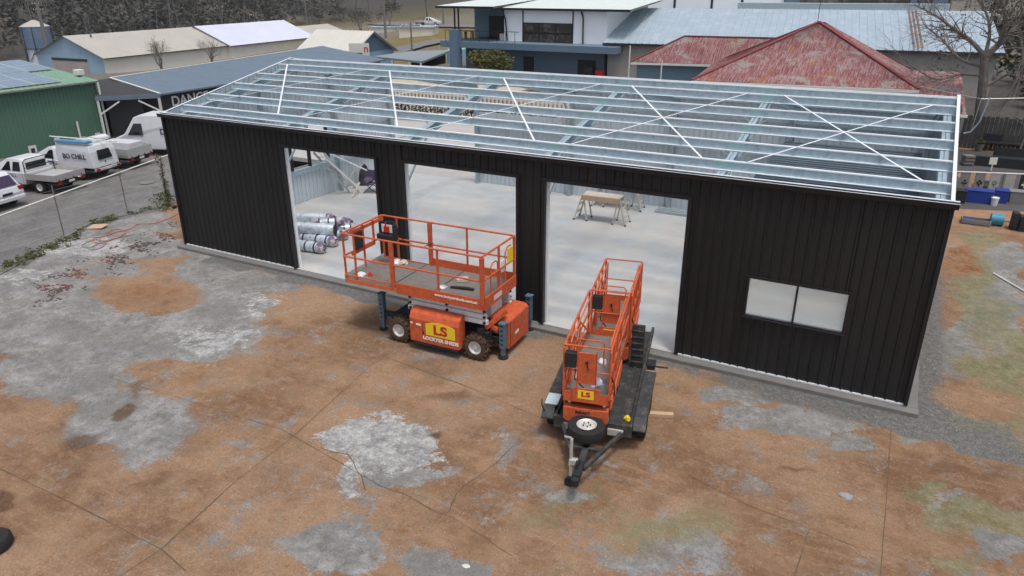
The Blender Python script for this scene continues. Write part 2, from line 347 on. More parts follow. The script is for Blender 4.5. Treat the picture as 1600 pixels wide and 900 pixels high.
# ------------------------------------------------------------------ yard (old slab and dirt)
# stains: (x, y, rx, ry, rot, kind, strength)   kinds: g grey, p pale, k dark stain, m moss, v gravel, r rust
STAINS = [
(0.04, -5.14, 3.32, 1.79, 2.95, 'g', 0.80), (-3.14, -1.22, 3.15, 1.70, -2.94, 'g', 0.95), (-3.34, -3.11, 2.04, 1.14, -3.14, 'g', 0.95),
(-4.11, 0.72, 2.30, 1.23, -2.89, 'g', 0.95), (-3.42, -1.74, 2.55, 1.17, -2.83, 'p', 0.50), (-2.45, -4.24, 1.27, 0.69, 3.08, 'p', 0.50),
(-3.96, 1.71, 1.37, 0.65, 2.64, 'g', 0.80), (1.21, -0.04, 1.32, 0.62, -2.79, 'g', 0.70), (4.77, -5.18, 3.22, 1.44, -2.79, 'g', 0.90),
(4.04, -6.92, 2.69, 1.36, 2.82, 'g', 0.90), (7.80, -7.93, 1.84, 1.13, 2.99, 'g', 0.80), (6.37, -4.54, 1.29, 0.77, -2.93, 'p', 0.50),
(2.47, -6.60, 2.06, 1.12, 2.95, 'g', 0.80), (-0.88, -0.41, 1.48, 0.91, 2.85, 'g', 0.90), (2.62, -1.28, 1.95, 1.08, 2.61, 'g', 0.80),
(2.77, 0.43, 1.74, 0.86, -2.77, 'g', 0.60), (2.31, -3.33, 1.72, 1.01, -2.96, 't', 0.95), (2.31, -3.33, 1.20, 0.65, -2.88, 'r', 0.50),
(4.90, -2.59, 2.12, 1.01, 2.52, 'g', 0.95), (2.24, -5.43, 2.06, 0.87, 2.69, 'g', 0.95), (5.14, -3.90, 1.62, 0.88, -2.85, 'g', 0.95),
(4.81, -1.02, 1.22, 0.80, -2.94, 'g', 0.80), (-0.31, -2.50, 1.30, 0.65, -2.86, 'g', 0.80), (-1.66, -4.41, 2.05, 0.93, 2.80, 'g', 0.90),
(12.99, -6.09, 1.23, 0.94, -2.92, 'p', 0.85), (13.26, -7.21, 0.81, 0.35, 2.29, 'p', 0.60), (13.92, -6.64, 0.66, 0.49, -2.81, 'g', 0.70),
(14.05, -8.82, 0.90, 0.66, -2.95, 'g', 0.75), (15.73, -8.21, 0.81, 0.40, -2.68, 'g', 0.75), (12.33, -9.48, 0.38, 0.20, -2.83, 'g', 0.55),
(15.11, -5.22, 0.78, 0.31, 2.08, 'g', 0.50), (17.06, -6.00, 0.62, 0.38, -2.61, 'g', 0.65), (18.90, -6.42, 0.82, 0.58, -2.43, 'g', 0.60),
(18.70, -5.77, 1.29, 0.65, -2.58, 'm', 0.45), (16.85, -6.58, 0.65, 0.42, -2.60, 'm', 0.35), (19.88, -1.56, 1.60, 0.54, -2.61, 'g', 0.80),
(18.75, -1.16, 0.85, 0.40, -2.57, 'g', 0.70), (20.90, -1.92, 0.53, 0.32, -2.38, 'g', 0.60), (22.34, -0.91, 0.78, 0.33, -2.54, 'g', 0.50),
(22.46, -2.85, 0.80, 0.24, -2.60, 'm', 0.60), (23.23, -3.20, 0.99, 0.35, -2.56, 'm', 0.60), (22.95, -2.98, 0.68, 0.20, -2.60, 'g', 0.50),
(23.47, -3.76, 0.66, 0.36, -2.25, 'g', 0.75), (22.74, -4.30, 0.65, 0.33, -2.43, 'm', 0.45), (23.71, 2.07, 2.21, 0.60, 1.47, 'm', 0.70),
(24.13, 7.01, 3.45, 0.75, 1.48, 'g', 0.80), (23.59, 8.83, 4.01, 0.50, 1.52, 'm', 0.60), (24.70, 10.60, 2.87, 0.50, 1.48, 'g', 0.80),
(23.95, 13.32, 1.27, 0.69, 1.20, 'm', 0.60), (24.32, 3.76, 2.08, 0.39, 1.47, 'm', 0.70), (23.31, 10.84, 1.59, 0.49, 1.48, 'r', 0.90),
(24.38, 11.08, 2.21, 0.69, 1.44, 'g', 0.70), (23.85, 5.93, 2.05, 0.71, 1.44, 'm', 0.55), (23.30, 1.24, 1.18, 0.68, -2.14, 't', 0.80),
(23.13, 3.88, 2.65, 0.34, 1.53, 'g', 0.70), (23.98, -0.53, 0.42, 0.22, -2.32, 'm', 0.50), (8.49, -10.44, 0.56, 0.31, -3.04, 'k', 0.95),
(7.35, -7.76, 0.71, 0.19, 2.56, 'k', 0.75), (7.73, -8.87, 0.55, 0.28, -2.89, 'k', 0.68), (6.76, -7.02, 0.40, 0.18, 2.68, 'k', 0.60),
(12.37, -3.07, 1.20, 0.44, -2.67, 'k', 0.52), (13.83, -5.30, 0.21, 0.19, 2.85, 'k', 0.95), (12.93, -3.92, 0.56, 0.27, -2.69, 'k', 0.60),
(13.94, -3.70, 0.84, 0.33, -2.65, 'k', 0.45), (20.37, -3.23, 0.36, 0.19, -2.53, 'k', 0.68), (22.98, -1.85, 0.72, 0.19, -2.62, 'k', 0.52),
(12.01, -7.86, 0.24, 0.11, -2.74, 'k', 0.45), (9.93, -8.96, 0.59, 0.15, -2.69, 'k', 0.52), (16.37, -5.56, 0.11, 0.11, 2.03, 'k', 0.30),
(6.27, -8.88, 1.03, 0.58, 3.03, 't', 0.60), (14.14, -0.85, 0.80, 0.56, -2.62, 't', 0.50), (-2.74, 1.88, 0.79, 0.51, 2.87, 'r', 0.50),
(12.25, -2.60, 0.93, 0.50, -2.69, 'g', 0.50), (13.25, -0.51, 0.67, 0.57, -2.62, 'g', 0.50), (-3.05, 1.28, 0.93, 0.52, 2.72, 'p', 0.30),
(10.39, 0.29, 0.37, 0.18, 2.18, 'g', 0.20), (17.96, -5.23, 0.57, 0.35, -2.54, 't', 0.30), (5.55, -2.25, 1.06, 0.72, 2.76, 'p', 0.35),
(17.89, -0.51, 0.46, 0.35, -2.29, 't', 0.60), (9.25, -4.18, 0.92, 0.39, -2.71, 'k', 0.38), (15.17, -8.47, 0.31, 0.28, -3.03, 'g', 0.30),
(21.87, -3.36, 1.91, 0.06, 1.61, 'm', 0.40) ]
def yard_mask(x, y):
    o = {'g': 0., 'p': 0., 'k': 0., 'm': 0., 'v': 0., 'r': 0., 't': 0.}
    wx = x+noise.noise(Vector((x*.9, y*.9, 1)))*.55+noise.noise(Vector((x*2.6, y*2.6, 4)))*.2
    wy = y+noise.noise(Vector((x*.9, y*.9, 7)))*.55+noise.noise(Vector((x*2.6, y*2.6, 9)))*.2
    for cx, cy, rx, ry, ro, k, s in STAINS:
        dx, dy = wx-cx, wy-cy
        if abs(dx) > rx+ry or abs(dy) > rx+ry: continue
        c, q = math.cos(ro), math.sin(ro); u = (dx*c+dy*q)/rx; v = (-dx*q+dy*c)/ry; d = math.sqrt(u*u+v*v)
        if d < 1.35: o[k] = max(o[k], s*(1-sm(.55, 1.35, d)))
    # gravel strip along the shed front and right drive
    gy = .1 - .9*sm(6, 12, x)*0
    if -1.2 < y < 1 and 1.5 < x < 24 : o['v'] = max(o['v'], (.85*(1-sm(.45, .95, -wy+.0)) if x < 15.5 else .75*(1-sm(.5, 1.2, -wy))))
    if x >= 22 and y > -1.6: o['v'] = max(o['v'], .7*(1-sm(.35, .8, abs(wy+.45+(x-22)*.23))))
    if x > 21.9 and 0 < y < 16: o['v'] = max(o['v'], .75*(1-sm(.5, 1.3, x-21.9)))
    if x-edge_x(y) < .55 and y < 3: o['v'] = max(o['v'], .8*(1-sm(.25, .55, x-edge_x(y)+noise.noise(Vector((x*2, y*2, 0)))*.2)))
    return o
def yard_mat():
    mt = bpy.data.materials.new('yard_surface'); mt.use_nodes = True
    n, l = mt.node_tree.nodes, mt.node_tree.links; b = n['Principled BSDF']; b.inputs['Roughness'].default_value = .9; b.inputs['Specular IOR Level'].default_value = .2
    tc = n.new('ShaderNodeTexCoord')
    def nz(sc, det=8, ro=.7, st=None):
        q = n.new('ShaderNodeTexNoise'); q.inputs['Scale'].default_value = sc; q.inputs['Detail'].default_value = det; q.inputs['Roughness'].default_value = ro
        if st:
            mp = n.new('ShaderNodeMapping'); mp.inputs['Scale'].default_value = st; l.new(tc.outputs['Object'], mp.inputs[0]); l.new(mp.outputs[0], q.inputs['Vector'])
        else: l.new(tc.outputs['Object'], q.inputs['Vector'])
        return q.outputs['Fac']
    def math_(op, a, c, cl=False):
        q = n.new('ShaderNodeMath'); q.operation = op; q.use_clamp = cl
        for i, s in enumerate((a, c)):
            if isinstance(s, (int, float)): q.inputs[i].default_value = s
            else: l.new(s, q.inputs[i])
        return q.outputs[0]
    def rng(s, lo, hi, a=0, c=1):
        q = n.new('ShaderNodeMapRange'); q.inputs[1].default_value = lo; q.inputs[2].default_value = hi; q.inputs[3].default_value = a; q.inputs[4].default_value = c; l.new(s, q.inputs[0]); return q.outputs[0]
    def mix(f, a, c):
        q = n.new('ShaderNodeMix'); q.data_type = 'RGBA'
        for i, s in ((6, a), (7, c)):
            if isinstance(s, tuple): q.inputs[i].default_value = (*s, 1)
            else: l.new(s, q.inputs[i])
        l.new(f, q.inputs[0]); return q.outputs[2]
    n1 = nz(1.3, 10, .68); n2 = nz(3.5, 10, .78); n3 = nz(22, 6, .8); nf = nz(60, 4, .85); n8 = nz(8, 10, .82)
    streak = nz(1.2, 10, .75, (1, 5, 1))
    def mask(name, soft=.12, wt=1.0, fine=1.1, edge=(.02, .16)):
        a = n.new('ShaderNodeAttribute'); a.attribute_name = name
        s = math_('ADD', a.outputs['Fac'], math_('MULTIPLY', math_('SUBTRACT', n2, .5), wt))
        s = math_('ADD', s, math_('MULTIPLY', math_('SUBTRACT', n8, .5), fine))
        s = math_('ADD', s, math_('MULTIPLY', math_('SUBTRACT', n3, .5), .8))
        s = math_('ADD', s, math_('MULTIPLY', math_('SUBTRACT', n1, .5), .9))
        return math_('MULTIPLY', rng(s, .42-soft, .42+soft), rng(a.outputs['Fac'], *edge))
    tan = mix(rng(n1, .34, .66), (0.191, 0.107, 0.059), (0.324, 0.200, 0.117))
    tan = mix(math_('MULTIPLY', rng(nz(.28, 8), .44, .58), .7), tan, (0.170, 0.091, 0.049))
    tan = mix(math_('MULTIPLY', rng(nz(.21, 8), .46, .60), .6), tan, (0.371, 0.242, 0.153))
    tan = mix(math_('MULTIPLY', rng(streak, .52, .66), .6), tan, (0.350, 0.228, 0.144))
    tan = mix(math_('MULTIPLY', rng(n2, .54, .64), .55), tan, (0.360, 0.251, 0.176))
    tan = mix(math_('MULTIPLY', rng(n8, .55, .66), .75), tan, (0.129, 0.067, 0.034))
    tan = mix(math_('MULTIPLY', rng(nz(13, 8, .85), .57, .66), .7), tan, (0.412, 0.307, 0.225))
    tan = mix(math_('MULTIPLY', rng(nz(.6, 10, .8), .55, .66), .6), tan, (0.160, 0.086, 0.045))
    grey = mix(rng(n2, .35, .65), mix(rng(n1, .4, .6), (.135, .132, .125), (.19, .185, .17)), mix(rng(nz(.8, 6), .42, .6), (.23, .225, .215), (.37, .365, .355)))
    grey = mix(math_('MULTIPLY', rng(n8, .55, .64), .7), grey, (.085, .082, .076))
    grey = mix(math_('MULTIPLY', rng(nz(6, 9, .85), .56, .64), .6), grey, (.27, .19, .12))
    pale = mix(rng(n2, .40, .60), (.20, .20, .195), mix(rng(n8, .38, .6), (.31, .31, .30), (.54, .54, .52)))
    dark = mix(rng(n8, .4, .6), (.06, .032, .016), (.14, .082, .045))
    moss = mix(rng(n2, .4, .6), (.14, .145, .07), (.25, .225, .14))
    grav = mix(rng(n8, .38, .62), (.095, .094, .09), (.195, .19, .18))
    rust = mix(rng(n2, .4, .6), (.19, .08, .03), (.30, .18, .10))
    c = mix(mask('m_g', .1), tan, grey)
    c = mix(math_('MULTIPLY', rng(nz(1.1, 12, .84), .545, .60), .85), c, grey)
    c = mix(math_('MULTIPLY', rng(nz(1.5, 12, .84), .56, .62), .5), c, moss)
    c = mix(mask('m_v', .1), c, grav)
    c = mix(mask('m_m', .25), c, moss)
    c = mix(mask('m_t', .2), c, tan)
    c = mix(mask('m_p', .06), c, pale)
    c = mix(mask('m_r', .2), c, rust)
    c = mix(math_('MULTIPLY', mask('m_k', .28, 1.1, 1.3, (.05, .7)), .85), c, dark)
    vo = n.new('ShaderNodeTexVoronoi'); vo.inputs['Scale'].default_value = 26; l.new(tc.outputs['Object'], vo.inputs['Vector'])
    sepc = n.new('ShaderNodeSeparateColor'); l.new(vo.outputs['Color'], sepc.inputs[0])
    peb = math_('MULTIPLY', rng(vo.outputs['Distance'], .26, .18), rng(sepc.outputs[0], .80, .82))
    c = mix(math_('MULTIPLY', peb, .8), c, mix(sepc.outputs[1], (.07, .055, .045), (.50, .47, .42)))
    sc = n.new('ShaderNodeVectorMath'); sc.operation = 'SCALE'; l.new(c, sc.inputs[0])
    l.new(math_('MULTIPLY', rng(nf, .25, .75, .62, 1.38), rng(n3, .25, .75, .72, 1.28)), sc.inputs['Scale']); l.new(sc.outputs[0], b.inputs['Base Color'])
    bp = n.new('ShaderNodeBump'); bp.inputs['Strength'].default_value = .8; bp.inputs['Distance'].default_value = .04
    l.new(math_('ADD', n8, math_('MULTIPLY', n3, .6)), bp.inputs['Height']); l.new(bp.outputs[0], b.inputs['Normal'])
    return mt
ST = .13; yy = [-16+ST*i for i in range(int(48/ST))]
ym = MB(); NU = 300; cols = {k: [] for k in 'gpkmvrt'}
for y in yy:
    ex = edge_x(y)
    for i in range(NU+1):
        u = i/NU; x = ex+(u*.62+.38*u**2.2)*(44-ex)
        zz = G+noise.noise(Vector((x*.35, y*.35, 0)))*.012
        if -.6 < y < 12.5 and -.3 < x < 22.5: zz = G-.01
        ym.v.append(Vector((x, y, zz))); o = yard_mask(x, y)
        for k in o: cols[k].append(o[k])
n1 = NU+1
ym.f = [(j*n1+i, j*n1+i+1, (j+1)*n1+i+1, (j+1)*n1+i) for j in range(len(yy)-1) for i in range(NU)]; ym.mi = [0]*len(ym.f)
yo = ym.build('yard', yard_mat(), smooth=True, recalc=False); tag(yo, kind='structure')
for k in cols:
    a = yo.data.attributes.new('m_'+k, 'FLOAT', 'POINT'); a.data.foreach_set('value', cols[k])
# retaining edge on the car park side
eb = MB()
for i in range(len(yy)-1):
    y0, y1 = yy[i], yy[i+1]
    if y0 > 30 or y0 < -15: continue
    x0, x1 = edge_x(y0), edge_x(y1)
    eb.add([(x0-.16, y0, -1.9), (x1-.16, y1, -1.9), (x0-.16, y0, G+.03), (x1-.16, y1, G+.03), (x0+.02, y0, G+.03), (x1+.02, y1, G+.03), (x0+.02, y0, G-.1), (x1+.02, y1, G-.1)],
        [(0, 1, 3, 2), (2, 3, 5, 4), (4, 5, 7, 6)])
tag(eb.build('retaining_wall', footm), 'low grey concrete retaining edge between the yard and the lower car park', 'retaining wall')
# joints and cracks of the old slab
def ribbon(pts, wd, mb, z=.006, wob=.008):
    wd *= .85
    out = []
    for a, b in zip(pts, pts[1:]):
        a, b = Vector(a), Vector(b); k = max(2, int((b-a).length/.25))
        for i in range(k): out.append(a.lerp(b, i/k))
    out.append(Vector(pts[-1])); vs = []
    for i, p in enumerate(out):
        d = (out[min(i+1, len(out)-1)]-out[max(i-1, 0)]).normalized(); nrm = Vector((-d.y, d.x))
        q = p+nrm*noise.noise(Vector((p.x*1.5, p.y*1.5, 0)))*wob; ww = wd*(.25+1.9*abs(noise.noise(Vector((p.x*2.2, p.y*2.2, 5)))))
        h = G+noise.noise(Vector((q.x*.35, q.y*.35, 0)))*.012
        vs += [(q.x-nrm.x*ww/2, q.y-nrm.y*ww/2, h+z), (q.x+nrm.x*ww/2, q.y+nrm.y*ww/2, h+z)]
    mb.add(vs, [(2*i, 2*i+2, 2*i+3, 2*i+1) for i in range(len(out)-1)])
crackm = mat('crack_dirt', (.12, .085, .06), .95, 0, .3, 6, col2=(.11, .085, .03), c2scale=2)
jb = MB()
def Q(px, py): v = at(px, py, G); return (v.x, v.y)
ribbon([Q(0, 733), Q(120, 790), Q(252, 858), Q(290, 892)], .03, jb)
ribbon([Q(252, 858), Q(365, 755)], .03, jb)
ribbon([Q(365, 755), Q(458, 682), Q(578, 572), Q(620, 545)], .02, jb)
ribbon([Q(170, 590), Q(300, 628), Q(442, 672), Q(560, 740)], .018, jb)
ribbon([Q(596, 556), Q(720, 600), Q(860, 660)], .022, jb)
ribbon([Q(560, 740), Q(690, 800), Q(760, 840), Q(800, 870)], .022, jb, wob=.12)
ribbon([Q(690, 805), Q(700, 785), Q(730, 760), Q(800, 700), Q(850, 662)], .03, jb, wob=.2)
ribbon([Q(1392, 672), Q(1385, 780), Q(1375, 900)], .028, jb)
ribbon([Q(1265, 825), Q(1240, 905)], .022, jb)
ribbon([Q(1080, 745), Q(1170, 790), Q(1265, 825), Q(1375, 870)], .016, jb)
ribbon([Q(252, 858), Q(180, 905)], .016, jb)
ribbon([Q(500, 700), Q(540, 712), Q(565, 745), Q(575, 765)], .03, jb, wob=.15)
tag(jb.build('slab_joints', crackm, recalc=False), kind='structure')
# ------------------------------------------------------------------ shed slab
FX = [.06, 4.7, 9.12, 13.33, 17.54, 21.94]; L_, D_, H_ = 22.0, 11.77, 4.4; RY = 5.885; SL = .2024; RZ = H_+SL*RY
sb = MB(); sb.box(-.02, L_+.02, -.02, D_+.02, -.3, 0); sb.box(-.2, L_+.25, -.24, -.02, -.3, -.03); sb.box(-.2, -.02, -.02, D_+.2, -.3, -.03); sb.box(L_+.02, L_+.2, -.02, D_+.2, -.3, -.03)
o = MB(); o.box(-.02, L_+.02, -.02, D_+.02, -.3, 0); tag(o.build('concrete_slab', slabm), kind='structure')
o = MB(); o.box(-.2, L_+.26, -.26, -.025, -.3, -.035); o.box(-.2, -.025, -.02, D_+.2, -.3, -.035); o.box(L_+.025, L_+.24, -.02, D_+.2, -.3, -.035); tag(o.build('footing_strip', footm, bevel=.01), kind='structure')
# ------------------------------------------------------------------ shed
shed = empty('steel_shed', 'large unfinished black shed with open roof of galvanised purlins and three open doorways', 'shed')
D1, D2, D3, DH = (5.007, 8.416), (9.32, 12.77), (13.53, 17.05), 3.815
WX, WZ = (18.54, 20.54), (1.35, 2.23)
fr = MB()
for x0, x1, z0, z1 in ((0, D1[0], 0, H_), (D1[0], D1[1], DH, H_), (D1[1], D2[0], 0, H_), (D2[0], D2[1], DH, H_), (D2[1], D3[0], 0, H_), (D3[0], D3[1], DH, H_),
        (D3[1], WX[0], 0, H_), (WX[0], WX[1], 0, WZ[0]), (WX[0], WX[1], WZ[1], H_), (WX[1], L_, 0, H_)):
    sheet(fr, 'x', 0, x0, x1, z0+.01, z1-.03)
tag(fr.build('wall_cladding', [blackc, liner], shed, recalc=False), 'black ribbed front wall')
gz = lambda y: H_+SL*(y if y < RY else 2*RY-y)-.02
lw = MB()
for y0, y1, z0, z1 in ((0, 5.25, .01, gz), (5.25, 7.3, .01, 1.38), (5.25, 7.3, 3.0, gz), (7.3, D_, .01, gz)): sheet(lw, 'y', 0, y0, y1, z0, z1, out=-1)
lw.build('wall_cladding', [blackc, liner], shed, recalc=False)
rw = MB(); sheet(rw, 'y', L_, 0, D_, .01, gz, out=1); rw.build('wall_cladding', [blackc, liner], shed, recalc=False)
bw = MB()
for x0, x1, z0, z1 in ((4.7, 9.0, .01, 3.1), (9.0, L_, .01, H_-.03)): sheet(bw, 'x', D_, x0, x1, z0, z1, out=1)
bw.build('wall_cladding', [blackc, liner], shed, recalc=False)
# door frames
for a, b in (D1, D2, D3):
    f = MB(); f.box(a-.07, a+.012, -.075, .06, .0, DH+.06); f.box(b-.012, b+.07, -.075, .06, .0, DH+.06); f.box(a+.013, b-.013, -.075, .06, DH-.012, DH+.07)
    f.build('door_frame', blackt, shed)
    for u0, u1 in ((a+.014, a+.06), (b-.055, b-.014)):
        g_ = MB(); g_.box(u0, u1, .065, .16, .01, DH+.1); g_.build('door_guide', strap_and_lit_edge, shed)
for a, b in ((-.04, .035), (L_-.035, L_+.04)):
    f = MB(); f.box(a, b, -.07, .035, 0, H_-.1); f.build('corner_flashing', blackt, shed)
for a, b in ((-.02, D1[0]-.08), (D3[1]+.08, L_+.02)):
    f = MB(); f.box(a, b, -.034, .012, -.024, .012); f.build('base_flashing', strap_and_lit_edge, shed)
# window
wn = MB(); x0, x1 = WX; z0, z1 = WZ
wn.box(x0-.05, x1+.05, -.05, .06, z1, z1+.05); wn.box(x0-.05, x1+.05, -.05, .06, z0-.05, z0); wn.box(x0-.05, x0, -.05, .06, z0+.001, z1-.001); wn.box(x1, x1+.05, -.05, .06, z0+.001, z1-.001)
wn.box((x0+x1)/2-.02, (x0+x1)/2+.02, -.045, .05, z0+.001, z1-.001)
wno = wn.build('window', blackt, shed)
p = MB(); p.box(x0-.08, x1+.08, -.11, -.051, z0-.045, z0-.02); p.build('sill', blackt, wno)
for a, b in ((x0, (x0+x1)/2-.02), ((x0+x1)/2+.02, x1)):
    p = MB(); p.box(a+.002, b-.002, 0, .006, z0+.002, z1-.002); p.build('pane', glass, wno)
# gutter
gu = MB(); gu.prism([(-.02, 4.29), (-.14, 4.29), (-.16, 4.40), (-.148, 4.40), (-.13, 4.302), (-.035, 4.302), (-.03, 4.41), (-.02, 4.41)], 'x', -.1, L_+.1)
gu.build('gutter', blackt, shed)
gu = MB(); gu.box(-.1, L_+.1, -.163, -.145, 4.402, 4.412); gu.build('gutter_lip', strap_and_lit_edge, shed)
gu = MB(); gu.box(-.1, L_+.1, -.04, .03, 4.413, 4.425); gu.build('eave_flashing', strap_and_lit_edge, shed)
gu = MB(); gu.prism([(D_+.02, 4.29), (D_+.14, 4.29), (D_+.16, 4.40), (D_+.148, 4.40), (D_+.13, 4.302), (D_+.035, 4.302), (D_+.03, 4.41), (D_+.02, 4.41)], 'x', 9, L_+.1); gu.build('gutter', blackt, shed)
# frames: columns and rafters
def csec(mb, a, b, wd, ht, up):    # C section: web plus two flanges along a-b ; up = web direction
    a, b = Vector(a), Vector(b); d = (b-a).normalized(); up = (Vector(up)-d*Vector(up).dot(d)).normalized(); s = d.cross(up)
    t = .012
    mb.bar(a, b, t, ht, up=up)
    for sg in (1, -1):
        c = up*(sg*(ht/2-t/2))+s*(wd/2+t/2); mb.bar(a+c, b+c, wd, t, up=up)
for k, x in enumerate(FX):
    for y in (.16, D_-.16):
        c = MB(); xx = x+(.12 if k == 0 else -.12 if k == 5 else 0)
        c.box(xx-.05, xx+.05, y-.12, y+.12, 0, 4.16); c.box(xx-.09, xx+.09, y-.15, y+.15, .002, .02); c.build('column', galvd, shed)
    for sgn in (0, 1):
        c = MB(); xx = x+(.13 if k == 0 else -.13 if k == 5 else 0)
        yy0, yy1 = .05, RY-.0
        a = (xx, yy0 if not sgn else D_-yy0, H_+SL*yy0-.32); b = (xx, yy1, H_+SL*yy1-.32)
        csec(c, a, b, .075, .23, (0, 0, 1)); csec(c, (a[0]-.02, *a[1:]), (b[0]-.02, *b[1:]), -.075, .23, (0, 0, 1))
        c.build('rafter', galv, shed)
        c = MB(); s_ = 1 if not sgn else -1; yb = .2 if not sgn else D_-.2    # knee plate
        c.prism([(yb, 3.75), (yb, 4.2), (yb+s_*.75, 4.36), (yb+s_*.2, 4.0)], 'x', xx-.012, xx+.012); c.build('knee_plate', cleatm, shed)
    c = MB(); c.prism([(RY-.4, RZ-.52), (RY-.4, RZ-.3), (RY, RZ-.2), (RY+.4, RZ-.3), (RY+.4, RZ-.52)], 'x', xx-.014, xx+.014); c.build('apex_plate', cleatm, shed)
    # knee brace struts
    for y0, y1 in ((.28, 1.4), (D_-.28, D_-1.4)):
        if 0 < k < 5:
            c = MB(); c.bar((xx+.07, y0, 3.1), (xx+.07, y1, H_+SL*1.4-.42), .05, .05); c.build('knee_brace', galvd, shed)
# end wall mullions
for x in (.17, L_-.17):
    for y in (4.0, 7.8):
        c = MB(); c.box(x-.1, x+.1, y-.05, y+.05, 0, gz(y)-.32); c.build('column', galvd, shed)
# purlins
PY = [.79, 1.88, 3.0, 4.08, 5.16]
for side in (0, 1):
    for y in PY+[5.74]:
        yv = y if not side else D_-y; zt = H_+SL*y; c = MB(); s_ = 1 if not side else -1
        c.box(.02, L_-.02, yv-.006, yv+.006, zt-.195, zt-.012)
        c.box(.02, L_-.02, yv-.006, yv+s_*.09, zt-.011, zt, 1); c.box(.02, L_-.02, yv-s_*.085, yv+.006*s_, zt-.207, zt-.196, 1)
        c.box(.02, L_-.02, yv-s_*.012, yv-s_*.0061, zt-.026, zt-.0, 1)  # flanges and lip paler than the web: skylight painted into their colour
        po = c.build('purlin', [galv, strap_and_lit_edge], shed)
        for x in FX[1:5]:
            q = MB(); q.box(x-.16, x+.16, yv-.011, yv-.0065, zt-.17, zt-.03) if not side else q.box(x-.16, x+.16, yv+.0065, yv+.011, zt-.17, zt-.03)
            for dx in (-.24, .24):
                for dz in (-.06, -.14): q.cyl((x+dx, yv+(-.01 if not side else .01), zt+dz), (0, 1, 0), .012, .02, 6)
            q.build('cleat', cleatm, po)
# eave purlins and fly braces
for yv in (.05, D_-.05):
    c = MB(); c.box(.02, L_-.02, yv-.03, yv+.03, 4.22, 4.39); c.build('eave_beam', galv, shed)
for x in FX[1:5]:
    for y in (1.88, 4.08):
        c = MB(); zt = H_+SL*y; c.bar((x-.35, y, zt-.2), (x-.03, y, zt-.42), .03, .03); c.bar((x+.35, y, zt-.2), (x+.03, y, zt-.42), .03, .03); c.build('fly_brace', strap_and_lit_edge, shed)
# cross bracing straps
for k in range(5):
    xa, xb = FX[k], FX[k+1]
    for side in (0, 1):
        for fl, wdt in ((0, .05), (1, .05)):
            p0, p1 = ((xb-.5, .79), (xa+.45, 5.16)) if not fl else ((xa+.5, .79), (xb-.45, 5.16))
            c = MB(); e = .006+.008*fl; wd2 = .05 if not fl else .045
            pts = [(p0[0]+(p1[0]-p0[0])*i/4, p0[1]+(p1[1]-p0[1])*i/4) for i in range(5)]
            for (ax, ay), (bx_, by) in zip(pts, pts[1:]):
                Y = (lambda v: v) if not side else (lambda v: D_-v)
                c.bar((ax, Y(ay), H_+SL*ay+e), (bx_, Y(by), H_+SL*by+e), wd2, .004)
            c.build('brace_strap', strap_and_lit_edge, shed)
# girts on the inside of the walls
for z in (1.25, 2.5, 3.7):
    c = MB(); c.box(9.2 if z > 3.2 else 4.75, L_-.1, D_-.1, D_-.04, z-.07, z+.07); c.build('girt', galv, shed)
    c = MB(); c.box(L_-.1, L_-.04, .15, D_-.15, z-.07, z+.07); c.build('girt', galv, shed)
    c = MB()
    if z == 2.5: c.box(.04, .1, .15, 5.2, z-.07, z+.07); c.box(.04, .1, 7.35, D_-.15, z-.07, z+.07)
    else: c.box(.04, .1, .15, D_-.15, z-.07, z+.07)
    c.build('girt', galv, shed)
for z in (1.35, 3.02):
    c = MB(); c.box(-.03, .12, 5.2, 7.35, z-.03, z+.03); c.build('window_trim', galv, shed)
c = MB(); c.box(-.03, .12, 6.2, 6.26, 1.38, 2.99); c.box(-.03, .12, 5.2, 5.25, 1.38, 2.99); c.box(-.03, .12, 7.3, 7.35, 1.38, 2.99); c.build('window_trim', blackt, shed)
for y in (.06,): 
    for z in (1.1, 2.6, 3.95):
        c = MB(); 
        for a, b in ((.1, D1[0]-.1), (D1[1]+.1, D2[0]-.1), (D2[1]+.1, D3[0]-.1), (D3[1]+.1, L_-.1)):
            c.box(a, b, .04, .1, z-.07, z+.07)
        c.build('girt', galv, shed)
# barge at the right gable: folded white edge over ribbed wall tops
for s_ in (0, 1):
    y0, y1 = (-.03, RY) if not s_ else (D_+.03, RY)
    c = MB(); c.bar((L_-.02, y0, H_+SL*0+.03), (L_-.02, y1, RZ+.03), .07, .012, up=(0, 0, 1)); c.build('barge_flashing', strap_and_lit_edge, shed)
    c = MB(); c.bar((.03, y0, H_+.02), (.03, y1, RZ+.02), .06, .012); c.build('barge_flashing', strap_and_lit_edge, shed)
# ribbed sheets laid on a loft over the right end bay
c = MB(); pr = ribs(6.0, D_-.3, .30, .05, .55)
vs = []
for t, d in pr: vs += [(17.35, t, 3.0+d), (21.6, t, 3.0+d)]
c.add(vs, [(2*i, 2*i+1, 2*i+3, 2*i+2) for i in range(len(pr)-1)], 0); c.box(17.35, 21.6, 6.0, D_-.3, 2.9, 2.985, 0)
for i in range(0, len(pr)-1, 4):
    c.box(17.36, 21.59, pr[i][0]+.2, pr[i][0]+.23, 3.055, 3.063, 1)  # thin pale strips on the rib tops, painted highlights
c.build('loft_panel', [mat('loft_sheet', (.10, .135, .165), .6, .1, .2, 2), galv], shed)
